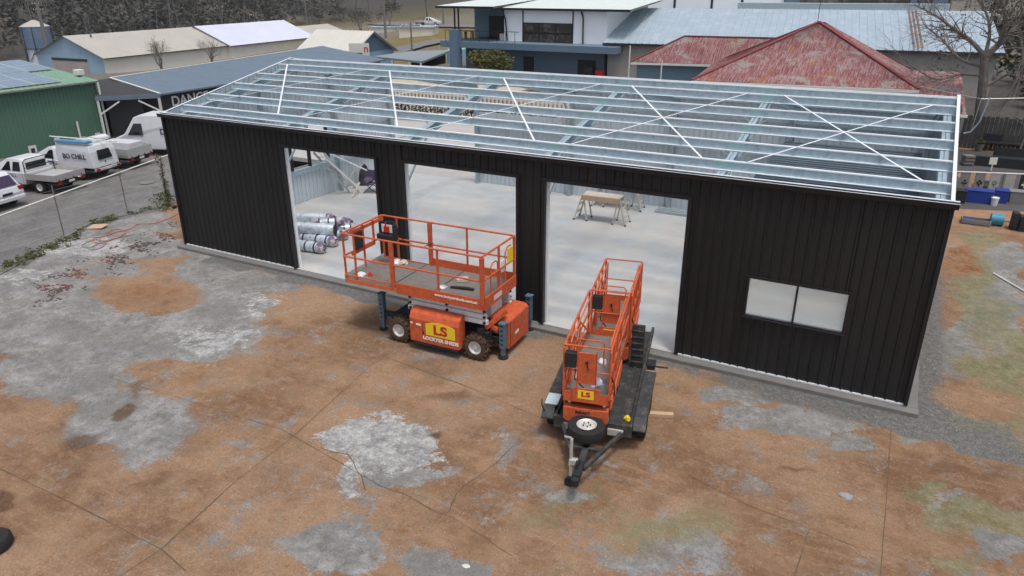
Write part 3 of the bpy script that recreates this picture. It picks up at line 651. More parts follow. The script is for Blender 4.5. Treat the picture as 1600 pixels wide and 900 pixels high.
# ------------------------------------------------------------------ big scissor lift
LR = R(2); lift = empty('scissor_lift', 'large orange rough terrain scissor lift with long railed platform, yellow sign and outriggers', 'scissor lift', (10.7, -2.35, G), LR)
def wheel(mb_t, mb_r, c, r, wd, lug=True):
    c = Vector(c); n = 28; ax = (0, 1, 0)
    mb_t.lathe(c, ax, [(r*.55, -wd*.42), (r*.8, -wd*.5), (r*.97, -wd*.42), (r, -wd*.2), (r, wd*.2), (r*.97, wd*.42), (r*.8, wd*.5), (r*.55, wd*.42)], n)
    if lug:
        for i in range(16):
            a = 2*math.pi*i/16
            for sg in (-1, 1):
                aa = a+(.1 if sg > 0 else -.1); u = Vector((math.cos(aa), 0, math.sin(aa))); t = Vector((-math.sin(aa), 0, math.cos(aa)))
                mb_t.bar(c+u*(r+.008)+Vector((0, sg*wd*.46, 0))-t*.02, c+u*(r+.008)+Vector((0, sg*wd*.04, 0))+t*.04, .045, .04, up=u)
    mb_r.lathe(c, ax, [(r*.57, -wd*.40), (r*.50, -wd*.36), (r*.42, -wd*.2), (r*.2, -wd*.16), (r*.19, -wd*.34), (0, -wd*.34)], n)
    mb_r.lathe(c, ax, [(r*.57, wd*.40), (r*.50, wd*.36), (r*.42, wd*.2), (0, wd*.2)], n)
for x in (0, 2.17):
    for y in (0, 1.75):
        t_, r_ = MB(), MB(); wheel(t_, r_, (x, y, .335), .31, .26)
        wo = t_.build('wheel', mudrub, lift, smooth=True); r_.build('rim', rimm, wo, smooth=True)
c = MB(); c.box(-.45, 2.6, .25, 1.5, .32, .55); c.box(-.25, 2.5, .1, 1.65, .38, .46)
for x in (0, 2.17): c.box(x-.06, x+.06, 0.1, 1.65, .27, .40)
c.build('chassis', darkm, lift, bevel=.02)
# engine cover with rounded top
c = MB(); c.prism([(-.28, .25), (-.28, .86), (-.22, 1.0), (-.08, 1.08), (.05, 1.08), (.05, .25)], 'x', .46, 1.84)
c.prism([(-.275, .17), (-.275, .247), (.05, .247), (.05, .17)], 'x', .5, 1.8, 1)
eng = c.build('engine_cover', [orange, darkm], lift, bevel=.025)
c = MB(); c.box(.845, .853, -.287, -.28, .34, .8); c.build('cover_seam', darkm, eng)
c = MB(); c.box(.50, .56, -.286, -.2805, .72, .76, 0); c.box(.66, .80, -.286, -.2805, .70, .75, 0); c.build('decal', whitel, eng)
c = MB(); c.box(.835, .875, -.294, -.281, .50, .56); c.build('latch', darkm, eng)
sg_ = MB(); sg_.prism([(.93, .50), (.93, .79), (1.1, .85), (1.33, .87), (1.56, .85), (1.74, .79), (1.74, .50)], 'y', -.288, -.2805)
so_ = sg_.build('sign', yellow, lift)
text('LS', .33, redp, so_, (1.335, -.2895, .665), (R(90), 0, 0), sx=1.25, bold=.012)
text('LOCKYER SHEDS', .125, whitel, so_, (1.335, -.2845, .405), (R(90), 0, 0), sx=1.05, bold=.004)
# far side cover and end box
c = MB(); c.prism([(1.45, .3), (1.45, .99), (1.85, .99), (2.03, .85), (2.03, .3)], 'x', .46, 1.9); c.build('engine_cover', orange, lift, bevel=.025)
c = MB(); c.prism([(2.3, .18), (2.82, .18), (2.82, .90), (2.7, .98), (2.3, .98)], 'y', .42, 1.55); eb_ = c.build('end_cover', orange, lift, bevel=.03)
c = MB(); c.box(2.821, 2.829, .48, .493, .22, .9); c.build('cover_seam', darkm, eb_)
c = MB(); c.box(2.821, 2.826, .75, .95, .45, .52); c.build('decal', whitel, eb_)
# folded scissor stack
for i in range(3):
    for sy in (.055, 1.3):
        c = MB(); z = .90+i*.145
        c.box(.22+.03*i, 2.42-.03*i, sy, sy+.10, z, z+.12); so2 = c.build('scissor_arm', whitep, lift, bevel=.012)
        q = MB()
        for xx in (.3, 1.35, 2.36): q.cyl((xx, sy-.01 if sy < 1 else sy+.11, z+.06), (0, 1, 0), .035, .05, 12)
        q.build('pivot_pin', darkm, so2)
c = MB(); c.box(.3, 2.3, .55, 1.1, .85, 1.25); c.box(.2, .4, .3, 1.25, 1.0, 1.2); c.build('scissor_base', whitep, lift, bevel=.02)
c = MB(); c.bar((2.3, .2, .75), (2.75, .45, 1.2), .12, .1); c.bar((2.2, .25, .95), (2.6, .3, .7), .1, .1); c.build('link_arm', orange, lift, bevel=.01)
# outriggers
for x, y, h in ((-.78, .35, 1.02), (2.72, .3, .92), (-.78, 1.75, 1.0), (2.62, 2.0, .95)):
    c = MB(); c.box(x-.07, x+.07, y-.07, y+.07, .26, h); c.box(x-.045, x+.045, y-.045, y+.045, .05, .26); c.box(x-.09, x+.09, y-.09, y+.09, h-.02, h+.02)
    og = c.build('outrigger', bluep, lift, bevel=.008)
    c = MB()
    for k in range(5): c.box(x-.03, x+.03, y-.075, y-.0705, .36+k*.12, .40+k*.12)
    c.cyl((x, y, .022), (0, 0, 1), .13, .03, 16); c.cyl((x, y, .045), (0, 0, 1), .06, .04, 16); c.build('foot_pad', darkm, og)
c = MB(); c.box(-.78, -.4, .3, .42, .42, .55); c.box(-.78, -.4, 1.6, 1.72, .42, .55); c.box(2.4, 2.66, .25, .38, .42, .55); c.box(2.4, 2.6, 1.75, 2.0, .42, .55); c.build('outrigger_beam', darkm, lift, bevel=.01)
c = MB(); c.tube([(2.3, .0, .6), (2.45, -.1, .45), (2.55, -.05, .7), (2.62, -.06, .9)], .012, 6); c.tube([(2.25, .1, .7), (2.4, -.08, .8), (2.5, .1, .5)], .012, 6); c.build('hydraulic_hose', rubber, lift)
c = MB(); c.box(2.2, 2.34, -.02, .12, .5, .82); c.box(2.36, 2.46, .02, .14, .45, .72); c.build('valve_block', darkm, lift, bevel=.01)
# platform
PX0, PX1, PY0, PY1, PZ = -1.45, 2.44, -.17, 1.5, 1.52
c = MB(); c.box(PX0, PX1, PY0, PY1, PZ-.03, PZ); c.box(-.1, PX1, PY0+.05, PY1-.05, PZ-.1, PZ-.031); c.build('platform_deck', deckm, lift)
c = MB(); c.box(-.12, -.1, PY0+.03, PY1-.03, PZ+.001, PZ+.006); c.box(1.0, 1.02, PY0+.03, PY1-.03, PZ+.001, PZ+.006); c.build('deck_seam', darkm, lift)
c = MB(); c.box(0.1, PX1+.02, PY0-.03, PY0-.001, PZ-.13, PZ+.14); kb = c.build('toe_board', orange, lift)
text('www.lockyersheds.com.au', .092, whitel, kb, (1.75, PY0-.035, PZ+.045), (R(90), 0, 0), sx=1.15, bold=.002)
c = MB(); c.box(PX0, .09, PY0-.03, PY0-.001, PZ-.1, PZ-.0); c.box(PX0, .09, PY0-.03, PY0-.001, PZ+.09, PZ+.115); c.build('toe_board', orange2, lift)
c = MB(); c.box(0.1, PX1+.02, PY1+.001, PY1+.03, PZ-.13, PZ+.2); c.box(PX0, .09, PY1+.001, PY1+.03, PZ-.08, PZ+.02); c.build('toe_board', orange, lift)
c = MB(); c.box(PX1+.021, PX1+.05, PY0, PY1, PZ-.13, PZ+.16); kb = c.build('toe_board', orange, lift)
c = MB(); c.box(PX1+.0505, PX1+.054, .3, .7, PZ-.06, PZ+.06); c.build('decal', signm, kb)
c = MB(); c.box(PX0-.03, PX0-.001, PY0, PY1, PZ-.05, PZ+.10); c.build('toe_board', alu, lift)
RT = PZ+1.17; RM = PZ+.58
def rail_run(a, b, posts, r=.025, thick=()):
    a, b = Vector(a), Vector(b)
    for z in (RT, RM):
        q = MB(); q.tube([(a.x, a.y, z), (b.x, b.y, z)], r, 8); q.build('guard_rail', orange, lift, smooth=True)
    for i, t in enumerate(posts):
        p = a.lerp(b, t); q = MB(); k = .05 if i in thick else .024
        q.box(p.x-k, p.x+k, p.y-k*.8, p.y+k*.8, PZ-.02, RT-.02); q.build('rail_post', orange, lift, bevel=.006)
rail_run((PX0, PY0, 0), (PX1, PY0, 0), (.09, .37, .70, 1), thick=(1, 3))
rail_run((PX0+.0, PY1, 0), (PX1, PY1, 0), (.0, .12, .38, .66, 1), thick=(2,))
rail_run((PX0, PY0, 0), (PX0, PY1, 0), (.02, .5))
rail_run((PX1, PY0, 0), (PX1, PY1, 0), (.5, .98))
c = MB(); c.tube([(PX1, .25, PZ+.1), (PX1, .25, PZ+.78), (PX1, .36, PZ+.86), (PX1, .5, PZ+.86), (PX1, .6, PZ+.78), (PX1, .6, PZ+.1)], .018, 8); c.build('gate', orange, lift, smooth=True)
c = MB(); c.tube([(PX1, 1.0, PZ+.1), (PX1, 1.0, PZ+.9), (PX1, 1.1, PZ+1.0), (PX1, 1.3, PZ+1.0)], .018, 8); c.build('gate', orange, lift, smooth=True)
c = MB(); c.box(PX1-.02, PX1, .8, 1.0, PZ+.45, PZ+.75); c.build('manual_box', whitep, lift, bevel=.01)
c = MB(); c.box(PX1-.0, PX1+.02, 1.1, 1.38, PZ+.55, PZ+.95); c.build('notice_board', yellow, lift)
# extension end: solid orange panel and controls
c = MB(); c.box(PX0+.03, PX0+.05, .55, .63, PZ+.5, RT); c.box(PX0+.03, PX0+.05, 1.0, 1.08, PZ+.5, RT); c.box(PX0+.03, PX0+.05, .1, 1.08, PZ+.5, PZ+.62); c.box(PX0+.03, PX0+.05, .1, 1.5, RT-.12, RT-.03); c.build('end_panel', orange, lift)
c = MB(); c.box(PX0+.05, PX0+.12, .18, .5, PZ+.62, RT-.1); c.build('document_box', darkm, lift, bevel=.01)
c = MB(); c.prism([(PX0+.2, PZ+.72), (PX0+.75, PZ+.72), (PX0+.78, PZ+1.0), (PX0+.65, RT+.03), (PX0+.2, RT-.02)], 'y', 1.1, 1.14); c.box(PX0+.2, PX0+.75, .95, 1.1, PZ+.72, PZ+.85); c.box(PX0+.7, PX0+.76, .95, 1.1, PZ+.85, RT-.02)
cb = c.build('control_box', darkm, lift, bevel=.015)
c = MB(); c.box(PX0+.28, PX0+.62, 1.09, 1.099, PZ+.88, RT-.08); c.build('control_face', whitep, cb)
c = MB(); c.box(PX0+.38, PX0+.52, 1.03, 1.089, PZ+.9, PZ+1.05); c.cyl((PX0+.45, 1.03, PZ+1.1), (0, 0, 1), .02, .12, 8); c.build('joystick', redm, cb)
c = MB(); c.tube([(PX0+.7, 1.2, PZ+.8), (PX0+.9, 1.35, PZ+.55), (PX0+1.3, 1.42, PZ+.5), (PX0+1.6, 1.45, PZ+.65)], .012, 6); c.build('control_cable', rubber, lift)
LT = TR((10.7, -2.35, G), LR)
def on_lift(x, y, z): return LT @ Vector((x, y, z))
c = MB(TR(on_lift(1.3, .9, PZ), .5)); c.box(-.14, .14, -.1, .1, .004, .09); tag(c.build('carton', ply, bevel=.01), 'small white carton lying in the middle of the large lift platform', 'box')
c = MB(TR(on_lift(1.55, .45, PZ), .2)); c.prism([(-.3, .004), (.3, .004), (.3, .05), (.1, .07), (-.3, .05)], 'y', -.04, .04); tag(c.build('power_tool', darkm, bevel=.01), 'black tool lying on the large lift platform beside the white carton', 'tool')
def crumple(loc, r, h, mtl, label, cat, name, seed):
    random.seed(seed); m_ = MB(TR(loc)); n = 12; vs = []
    for i in range(5):
        t = i/4
        for j in range(n):
            a = 2*math.pi*j/n; rr = r*math.cos(t*math.pi/2*.98)*random.uniform(.7, 1.15); vs.append((rr*math.cos(a), rr*math.sin(a), .004+h*math.sin(t*math.pi/2)*random.uniform(.8, 1.1)))
    m_.add(vs, [(i*n+j, i*n+(j+1) % n, (i+1)*n+(j+1) % n, (i+1)*n+j) for i in range(4) for j in range(n)])
    return tag(m_.build(name, mtl), label, cat)
crumple(on_lift(-.9, 1.2, PZ), .17, .12, whitep, 'crumpled white bag near the control box end of the large lift platform', 'bag', 'plastic_bag', 1)
crumple(on_lift(-.7, 1.3, PZ), .12, .1, ply, 'crumpled beige rag beside the white bag on the large lift platform', 'rag', 'rag', 2)
crumple(on_lift(-1.2, .12, PZ), .13, .08, whitep, 'crumpled white wrapper at the left near corner of the large lift platform', 'wrapper', 'wrapper', 3)
crumple(on_lift(-.98, .22, PZ), .07, .09, redm, 'small red and white scrap beside the wrapper on the large lift platform', 'scrap', 'scrap', 4)
crumple(on_lift(1.05, .35, PZ), .12, .04, alu, 'thin pale offcuts lying near the carton on the large lift platform', 'offcuts', 'metal_offcuts', 5)
# ------------------------------------------------------------------ trailer
TA = R(12.5); TO = (16.66, -4.3, G); trailer = empty('machinery_trailer', 'black tandem axle plant trailer with spare wheel on its drawbar, carrying two small scissor lifts', 'trailer', TO, TA)
TM = TR(TO, TA)
c = MB(); c.box(-.72, .72, 0, 4.4, .40, .46); c.box(-.76, -.7, 0, 4.4, .46, .60); c.box(.7, .76, 0, 4.4, .46, .60); c.box(-.76, .76, -.06, 0, .34, .60); c.build('deck', trailm, trailer, bevel=.008)
c = MB(); c.box(-.02, .02, .02, 3.9, .461, .472); c.box(.50, .54, .02, 3.9, .461, .49); c.build('deck_rib', trailm, trailer)
for sx in (-1, 1):
    c = MB(); xa, xb = (.77, 1.01) if sx > 0 else (-1.01, -.77)
    c.box(xa, xb, .15, 2.0, .66, .69); c.box(xa if sx < 0 else xb-.02, xa+.02 if sx < 0 else xb, .15, 2.0, .58, .659)
    c.prism([(.15, .69), (-.05, .52), (-.05, .49), (.15, .66)], 'x', xa, xb); c.prism([(2.0, .66), (2.2, .49), (2.2, .52), (2.0, .69)], 'x', xa, xb)
    c.build('mudguard', trailm, trailer, bevel=.006)
    for y in (.6, 1.45):
        t_, r_ = MB(TR((0, 0, 0))), MB()
        T2 = TR((sx*.89, y, .31), R(90)); t_.T = T2; r_.T = T2
        wheel(t_, r_, (0, 0, 0), .31, .2, lug=False); wo = t_.build('wheel', rubber, trailer, smooth=True); r_.build('rim', rimm, wo, smooth=True)
c = MB(); c.bar((-.62, .05, .42), (-.06, -1.35, .42), .07, .08); c.bar((.62, .05, .42), (.06, -1.35, .42), .07, .08); c.box(-.3, .3, -.78, -.7, .4, .47); c.box(-.06, .06, -1.5, -.3, .37, .47)
c.build('drawbar', trailm, trailer, bevel=.008)
c = MB(); c.box(-.07, .07, -1.72, -1.3, .42, .56); c.cyl((0, -1.78, .46), (0, 0, 1), .07, .14, 12); c.bar((0, -1.35, .6), (0, -1.62, .72), .04, .04); c.build('coupling', darkm, trailer, bevel=.01)
c = MB(); c.cyl((-.17, -1.28, .55), (0, 0, 1), .03, .85, 10); c.bar((-.17, -1.28, .99), (-.3, -1.28, 1.0), .025); c.box(-.2, -.05, -1.33, -1.23, .45, .55); jw = c.build('jockey_wheel', alu, trailer, smooth=True)
c = MB(); c.T = TR((-.17, -1.33, .1)); wheel(c, c, (0, 0, 0), .1, .06, lug=False); c.build('castor', rubber, jw, smooth=True)
sp = MB(); spr = MB(); SPT = TR((-.05, -.42, .64)) @ Matrix.Rotation(R(90), 4, 'X'); sp.T = SPT; spr.T = SPT
wheel(sp, spr, (0, 0, 0), .355, .23, lug=False)
wo = sp.build('spare_wheel', rubber, trailer, smooth=True); 
r_ = MB(); r_.lathe((-.05, -.42, .735), (0, 0, 1), [(.19, .01), (.17, .0), (.15, -.03), (.10, -.035), (.085, -.01), (0.03, -.01), (0.028, .012), (0, .012)], 28)
r_.build('rim', rimm, wo, smooth=True)
r_ = MB()
for k in range(5): r_.cyl((-.05+.07*math.cos(k*1.257), -.42+.07*math.sin(k*1.257), .74), (0, 0, 1), .012, .03, 8)
r_.build('wheel_nut', darkm, wo)
c = MB(); c.box(-.55, -.25, -.1, -.061, .36, .5); c.box(.3, .6, -.1, -.061, .36, .5); c.build('light_box', alu, trailer, bevel=.008)
c = MB(); c.box(.40, .68, 2.5, 2.56, .47, 1.5); 
for k in range(6): c.box(.42, .66, 2.47, 2.499, .6+k*.15, .63+k*.15)
rp = c.build('ramp', trailm, trailer, bevel=.008)
c = MB(); c.box(-.74, -.45, 4.41, 4.46, .4, .9); c.build('ramp', trailm, trailer, bevel=.008)
c = MB(); c.box(.77, .95, 2.5, 2.8, .45, .56); c.cyl((1.05, 2.6, .5), (1, 0, 0), .02, .35, 8); c.build('tie_bracket', darkm, trailer)
c = MB(); c.tube([(-.95, .1, .5), (-1.0, -.05, .8), (-.98, -.1, .95)], .012, 6); c.bar((-.8, .3, .62), (-.66, -.02, .82), .02); c.build('hand_rail', darkm, trailer)
# small scissor lifts on the trailer
def micro(name, label, y0, dx, LP):
    e = empty(name, label, 'scissor lift', TM @ Vector((dx, y0, .474)), TA, 'small orange scissor lifts on the trailer')
    W, LN = .43, 1.85
    c = MB(); c.box(-W+.05, W-.05, .08, LN-.08, .10, .34); c.prism([(-W, .16), (-W+.06, .10), (W-.06, .10), (W, .16), (W, .42), (-W, .42)], 'y', 0, .16)
    c.prism([(-W, .16), (-W+.06, .10), (W-.06, .10), (W, .16), (W, .42), (-W, .42)], 'y', LN-.16, LN); c.build('chassis', orange, e, bevel=.015)
    for x in (-W+.05, W-.05):
        for y in (.25, LN-.25):
            t_ = MB(TR((x, y, .11), R(90))); r2 = MB(TR((x, y, .11), R(90))); wheel(t_, r2, (0, 0, 0), .11, .09, lug=False); wo = t_.build('wheel', rubber, e, smooth=True); r2.build('rim', rimm, wo, smooth=True)
    for i in range(3):
        c = MB(); z = .44+i*.07
        for x in (-W+.07, W-.12): c.box(x, x+.05, .12, LN-.12, z, z+.055)
        c.build('scissor_arm', orange if i % 2 else whitep, e, bevel=.005)
    FZ = .68
    c = MB(); c.box(-W, W, 0, LP, FZ-.03, FZ); c.build('platform_deck', deckm, e)
    c = MB(); c.box(-W-.012, -W, 0, LP, FZ-.04, FZ+.14); c.box(W, W+.012, 0, LP, FZ-.04, FZ+.14); c.box(-W, W, -.012, 0, FZ-.12, FZ+.1); c.box(-W, W, LP, LP+.012, FZ-.04, FZ+.14); c.build('toe_board', orange, e)
    for x in (-W, W):
        q = MB(); q.tube([(x, 0, FZ), (x, 0, FZ+1.0), (x, .06, FZ+1.06), (x, LP-.06, FZ+1.06), (x, LP, FZ+1.0), (x, LP, FZ)], .024, 8)
        q.tube([(x, 0, FZ+.55), (x, LP, FZ+.55)], .02, 8)
        for y in (.45, .92, 1.4): q.tube([(x, y, FZ), (x, y, FZ+1.06)], .021, 8)
        q.bar((x*.97, .05, FZ+.1), (x*.97, .9, FZ+1.0), .02, .04)
        q.build('side_rail', orange, e, smooth=True)
    for x in (-W+.06, W-.06):
        q = MB(); q.tube([(x, .35, FZ+.04), (x, .35, FZ+.95), (x, .42, FZ+1.0), (x, LP-.1, FZ+1.0), (x, LP-.1, FZ+.04)], .016, 8)
        q.tube([(x, .35, FZ+.5), (x, LP-.1, FZ+.5)], .014, 8); q.bar((x, LP*.45, FZ+.02), (x, LP*.45, FZ+1.0), .035, .05); q.bar((x, .5, FZ+.05), (x, LP*.45, FZ+.9), .02, .035); q.bar((x, LP*.5, FZ+.9), (x, LP-.15, FZ+.1), .02, .035)
        q.build('extension_rail', orange2, e, smooth=True)
    for x in (-W-.02, W+.02):
        q = MB()
        for k in range(3): q.bar((x, .2, .38+k*.09), (x, LN-.15, .44+k*.09), .025, .06)
        q.build('scissor_link', orange2, e)
    q = MB(); q.tube([(W-.02, .1, FZ+.5), (W+.05, .3, FZ+.2), (W+.04, .5, .5), (W, .8, .35)], .014, 6); q.tube([(-.2, -.05, FZ+.6), (-.24, .1, FZ+.3), (-.1, .3, FZ+.02)], .012, 6); q.build('control_cable', rubber, e)
    for y in (0, LP):
        q = MB(); q.tube([(-W, y, FZ+1.06), (W, y, FZ+1.06)], .017, 8); q.tube([(-W, y, FZ+.55), (W, y, FZ+.55)], .015, 8); q.build('end_rail', orange, e, smooth=True)
    q = MB(); q.tube([(-W*.6, .32, FZ+.5), (-W*.6, .32, FZ+.98), (-W*.5, .32, FZ+1.04), (W*.5, .32, FZ+1.04), (W*.6, .32, FZ+.98), (W*.6, .32, FZ+.5)], .015, 8); q.build('inner_rail', orange, e, smooth=True)
    q = MB(); q.box(-.17, .17, -.035, -.005, FZ+.30, FZ+.95); q.box(-.19, -.172, -.045, -.004, FZ+.2, FZ+1.0); q.box(.172, .19, -.045, -.004, FZ+.2, FZ+1.0); gp = q.build('entry_gate', orange, e, bevel=.008)
    q = MB(); q.cyl((0, -.045, FZ+.75), (0, 1, 0), .03, .02, 10); q.bar((0, -.05, FZ+.74), (.04, -.05, FZ+.6), .015); q.build('gate_latch', darkm, gp)
    q = MB(); q.box(-W+.02, -.2, -.06, .08, FZ+.62, FZ+.92); q.build('control_box', darkm, e, bevel=.01)
    q = MB(); q.box(-.26, .26, -.030, -.0125, FZ-.10, FZ+.20); q.build('end_plate', orange, e, bevel=.005)
    q = MB(); q.box(-.15, .15, -.036, -.031, FZ-.02, FZ+.16); sg2 = q.build('sign', yellow, e)
    text('LS', .14, redp, sg2, (0, -.038, FZ+.075), (R(90), 0, 0), sx=1.3, bold=.006, extrude=.002)
    text('IMPACT', .075, darkl, e, (-.05, -.003, .33), (R(90), 0, 0), sx=1.1, bold=.004, extrude=.004)
    q = MB(); q.box(-.02, .30, -.005, -.001, .20, .26); q.build('decal', whitel, e)
    return e, FZ
m1, FZ = micro('mini_scissor_lift', 'small orange scissor lift at the front of the trailer, nearest the spare wheel', -.15, -.13, 2.65)
m2, FZ = micro('mini_scissor_lift', 'small orange scissor lift at the back of the trailer, nearest the shed doorway', 2.55, -.08, 1.95)
MM = TM @ TR((-.2, -.15, .474))
c = MB(MM @ TR((-.1, .95, FZ), .1)); c.box(-.2, .12, -.3, .3, .003, .03); tag(c.build('foam_sheet', whitep, bevel=.008), 'white sheet lying on the deck of the small scissor lift nearest the spare wheel', 'sheet')
crumple(MM @ Vector((.2, .5, FZ)), .13, .16, mat('silver_bag', (.45, .5, .6), .4, .2, .3, 20, .4, 15), 'silvery plastic bag on the deck of the small scissor lift nearest the spare wheel', 'bag', 'plastic_bag', 11)
crumple(MM @ Vector((.15, 1.4, FZ)), .1, .1, whitep, 'white crumpled wrapper at the back of the front small scissor lift deck', 'wrapper', 'wrapper', 12)
crumple(TM @ Vector((.62, .35, .474)), .07, .1, yellow, 'yellow and black ratchet strap left on the trailer deck edge', 'strap', 'ratchet_strap', 13)
c = MB(TM @ TR((-.86, .2, .693), 0)); c.prism([(-.13, .0), (.13, .0), (.13, .03), (-.13, .03)], 'y', -.05, .35); tag(c.build('folded_cloth', mat('pale_cloth', (.45, .55, .58), .8), bevel=.01), 'pale blue folded cloth on the left mudguard of the trailer', 'cloth')
a_, b_ = at(850, 638, G+.05), at(1052, 649, G+.05)
c = MB(); c.bar((a_.x, a_.y, G+.05), (b_.x, b_.y, G+.05), .12, .09); tag(c.build('timber_beam', timber, bevel=.006), 'long pale timber beam on the ground crosswise under the trailer', 'timber')
# ------------------------------------------------------------------ inside the shed
def trestle(loc, rz, label, nsteps=2):
    e = empty('work_platform', label, 'work platform', loc, rz, 'folding work platforms in the shed'); hgt = 1.0
    c = MB(); c.box(-.72, .72, -.3, .3, hgt-.05, hgt); c.build('top_board', ply, e, bevel=.006)
    c = MB(); c.box(-.72, .72, -.32, -.301, hgt-.2, hgt-.01); c.box(-.72, .72, .301, .32, hgt-.2, hgt-.01); c.build('side_beam', timber, e)
    for sx in (-1, 1):
        for sy in (-1, 1):
            c = MB(); b0 = Vector((sx*.72, sy*.22, hgt-.06)); b1 = Vector((sx*1.0, sy*.30, 0.01))
            c.bar(b0, b1, .045, .05); lg = c.build('leg', ply, e)
            q = MB(); q.box(b1.x-.03, b1.x+.03, b1.y-.03, b1.y+.03, 0.002, .05); q.build('foot', rubber, lg)
            c = MB(); b2 = Vector((sx*.50, sy*.27, .01)); c.bar(Vector((sx*.66, sy*.22, hgt-.12)), b2, .04, .04); lg = c.build('leg', ply, e)
            q = MB(); q.box(b2.x-.028, b2.x+.028, b2.y-.028, b2.y+.028, 0.002, .045); q.build('foot', rubber, lg)
        for t in (.35, .68):
            c = MB(); p = Vector((sx*.72, 0, hgt-.06)).lerp(Vector((sx*1.0, 0, .01)), t); c.box(p.x-.03, p.x+.03, -.25, .25, p.z-.02, p.z+.02); c.build('step', ply, e)
    return e
trestle((11.62, 8.95, 0), R(2), 'pale work platform with stepped legs standing full in view in the third doorway')
trestle((11.5, 10.95, 0), R(4), 'pale work platform with stepped legs partly hidden behind the nearer one')
def roll(a, d, ln, r, label, ring=True, core=False):
    a = Vector(a); d = (Vector(d)+Vector((0, random.uniform(-.14, .14), random.uniform(-.03, .03)))).normalized(); e = empty('insulation_roll', label, 'insulation roll', (a.x, a.y, 0), 0, 'foil insulation rolls on the shed floor'); o_ = Vector((0, 0, a.z))
    c = MB(); n = 9
    pts = [o_-d*ln/2+d*ln*i/n for i in range(n+1)]; c.tube(pts, r, 18, radii=[r*(.94 if i in (0, n) else 1+random.uniform(-.07, .05)) for i in range(n+1)])
    c.build('foil_wrap', foil, e, smooth=True)
    for sg in (-1, 1):
        q = MB(); ec = o_+d*sg*(ln/2+.004)
        if core and sg > 0: q.lathe(ec, d, [(r*.93, 0), (r*.85, .02), (r*.7, -.02), (r*.55, -.10), (r*.4, -.16), (0.001, -.17)], 18)
        else: q.lathe(ec, d*sg, [(r*1.05, -.16), (r*1.06, -.04), (r*.93, .02), (r*.75, .09), (r*.45, .06), (r*.3, .11), (.001, .07)], 18)
        q.build('roll_end', foilend, e, smooth=True)
        if core and sg > 0: q = MB(); q.lathe(ec, d, [(r*.86, .03), (r*.5, .032), (.001, .034)], 18); q.build('core_shade', darkm, e)  # flat dark disc painting the shade inside the hollow end
    if ring:
        for t in (-.3, .05, .32): q = MB(); q.cyl(o_+d*ln*t, d, r+.012, .05, 18); q.build('binding_tape', tape, e)
    return e
rd = (.97, .25, 0)
for i, (px, py, z, ln, ring, core, lab) in enumerate((
    (488, 384, .18, 1.3, 1, 0, 'foil insulation roll nearest the doorway, bottom front of the pile'),
    (504, 374, .18, 1.4, 1, 0, 'foil insulation roll in the bottom row, second from the doorway'),
    (519, 365, .18, 1.4, 1, 0, 'foil insulation roll in the bottom row, third from the doorway, with torn purple wrap'),
    (524, 354, .18, 1.2, 1, 0, 'foil insulation roll fourth from the doorway in the bottom row'),
    (532, 346, .18, 1.3, 1, 0, 'foil insulation roll at the far end of the bottom row'))):
    p = at(px-10, py, z); roll((p.x, p.y, z), rd, ln, .18, lab, ring, core)
p = at(487, 356, .52); roll((p.x, p.y, .5), rd, 1.6, .2, 'silver insulation roll lying on top of the pile with its dark hollow end open', False, True)
p = at(512, 348, .5); roll((p.x, p.y, .5), (.8, .55, 0), .9, .16, 'short insulation roll lying askew on top of the pile at its right', True, False)
p = at(536, 357, .16); roll((p.x, p.y, .16), (.75, .6, 0), .8, .16, 'short insulation roll lying askew on the floor at the right of the pile', True, False)
p = at(482, 342, .5); roll((p.x, p.y+.1, .5), rd, 1.6, .18, 'silver insulation roll on top of the pile, farthest from the doorway', False, False)
# step ladder leaning, camp chair, bag
c = MB(); e = empty('extension_ladder', 'aluminium ladder leaning in the corner of the shed behind the first doorway', 'ladder', (0, 0, 0))
A0, A1 = at(546, 300, .02), at(490, 238, 1.75); B0, B1 = A0+Vector((.45, .1, 0)), A1+Vector((.45, .1, 0))
for a, b in ((A0, A1), (B0, B1)):
    c = MB(); c.bar(a, b, .05, .09); c.build('stile', alu, e)
for i in range(1, 9):
    c = MB(); c.bar(A0.lerp(A1, i/9), B0.lerp(B1, i/9), .035, .035); c.build('rung', alu, e)
e2 = empty('plank_trestle', 'pale folded trestle frame leaning beside the aluminium ladder', 'trestle', (0, 0, 0))
A0, A1 = at(557, 290, .35), at(493, 234, 2.0); c = MB(); c.bar(A0, A1, .10, .05); c.build('rail', whitep, e2)
A2 = at(573, 266, .9); c = MB(); c.bar(A1+Vector((.1, .1, .05)), A2, .09, .05); c.build('rail', whitep, e2)
A3 = at(551, 309, .0); c = MB(); c.bar(at(562, 285, .45), A3+Vector((0, 0, .02)), .05, .05); c.bar(at(540, 292, .02), at(556, 262, .8), .05, .05); c.build('leg', ply, e2)
cc = at(581, 300, 0); ch = empty('camp_chair', 'dark purple folding camp chair beside the pillar of the first doorway', 'chair', (cc.x, cc.y, 0), R(20))
for x in (-.28, .28):
    for y in (-.26, .26):
        c = MB(); c.tube([(x, y, .02), (-x*.9, y*.95, .47)], .018, 6); c.build('leg', darkm, ch)
c = MB(); c.prism([(-.28, .42), (0, .38), (.28, .42), (.28, .44), (0, .40), (-.28, .44)], 'y', -.25, .25); c.build('seat', fabric, ch)
c = MB(); c.prism([(-.29, .45), (0, .42), (.29, .45), (.30, .92), (0, .88), (-.30, .92)], 'y', .26, .29); c.build('backrest', fabric, ch)
crumple((cc.x-.1, cc.y-.05, .43), .2, .22, fabric, 'dark bag heaped on the seat of the camp chair', 'bag', 'bag', 21)
ct = at(560, 292, 0)
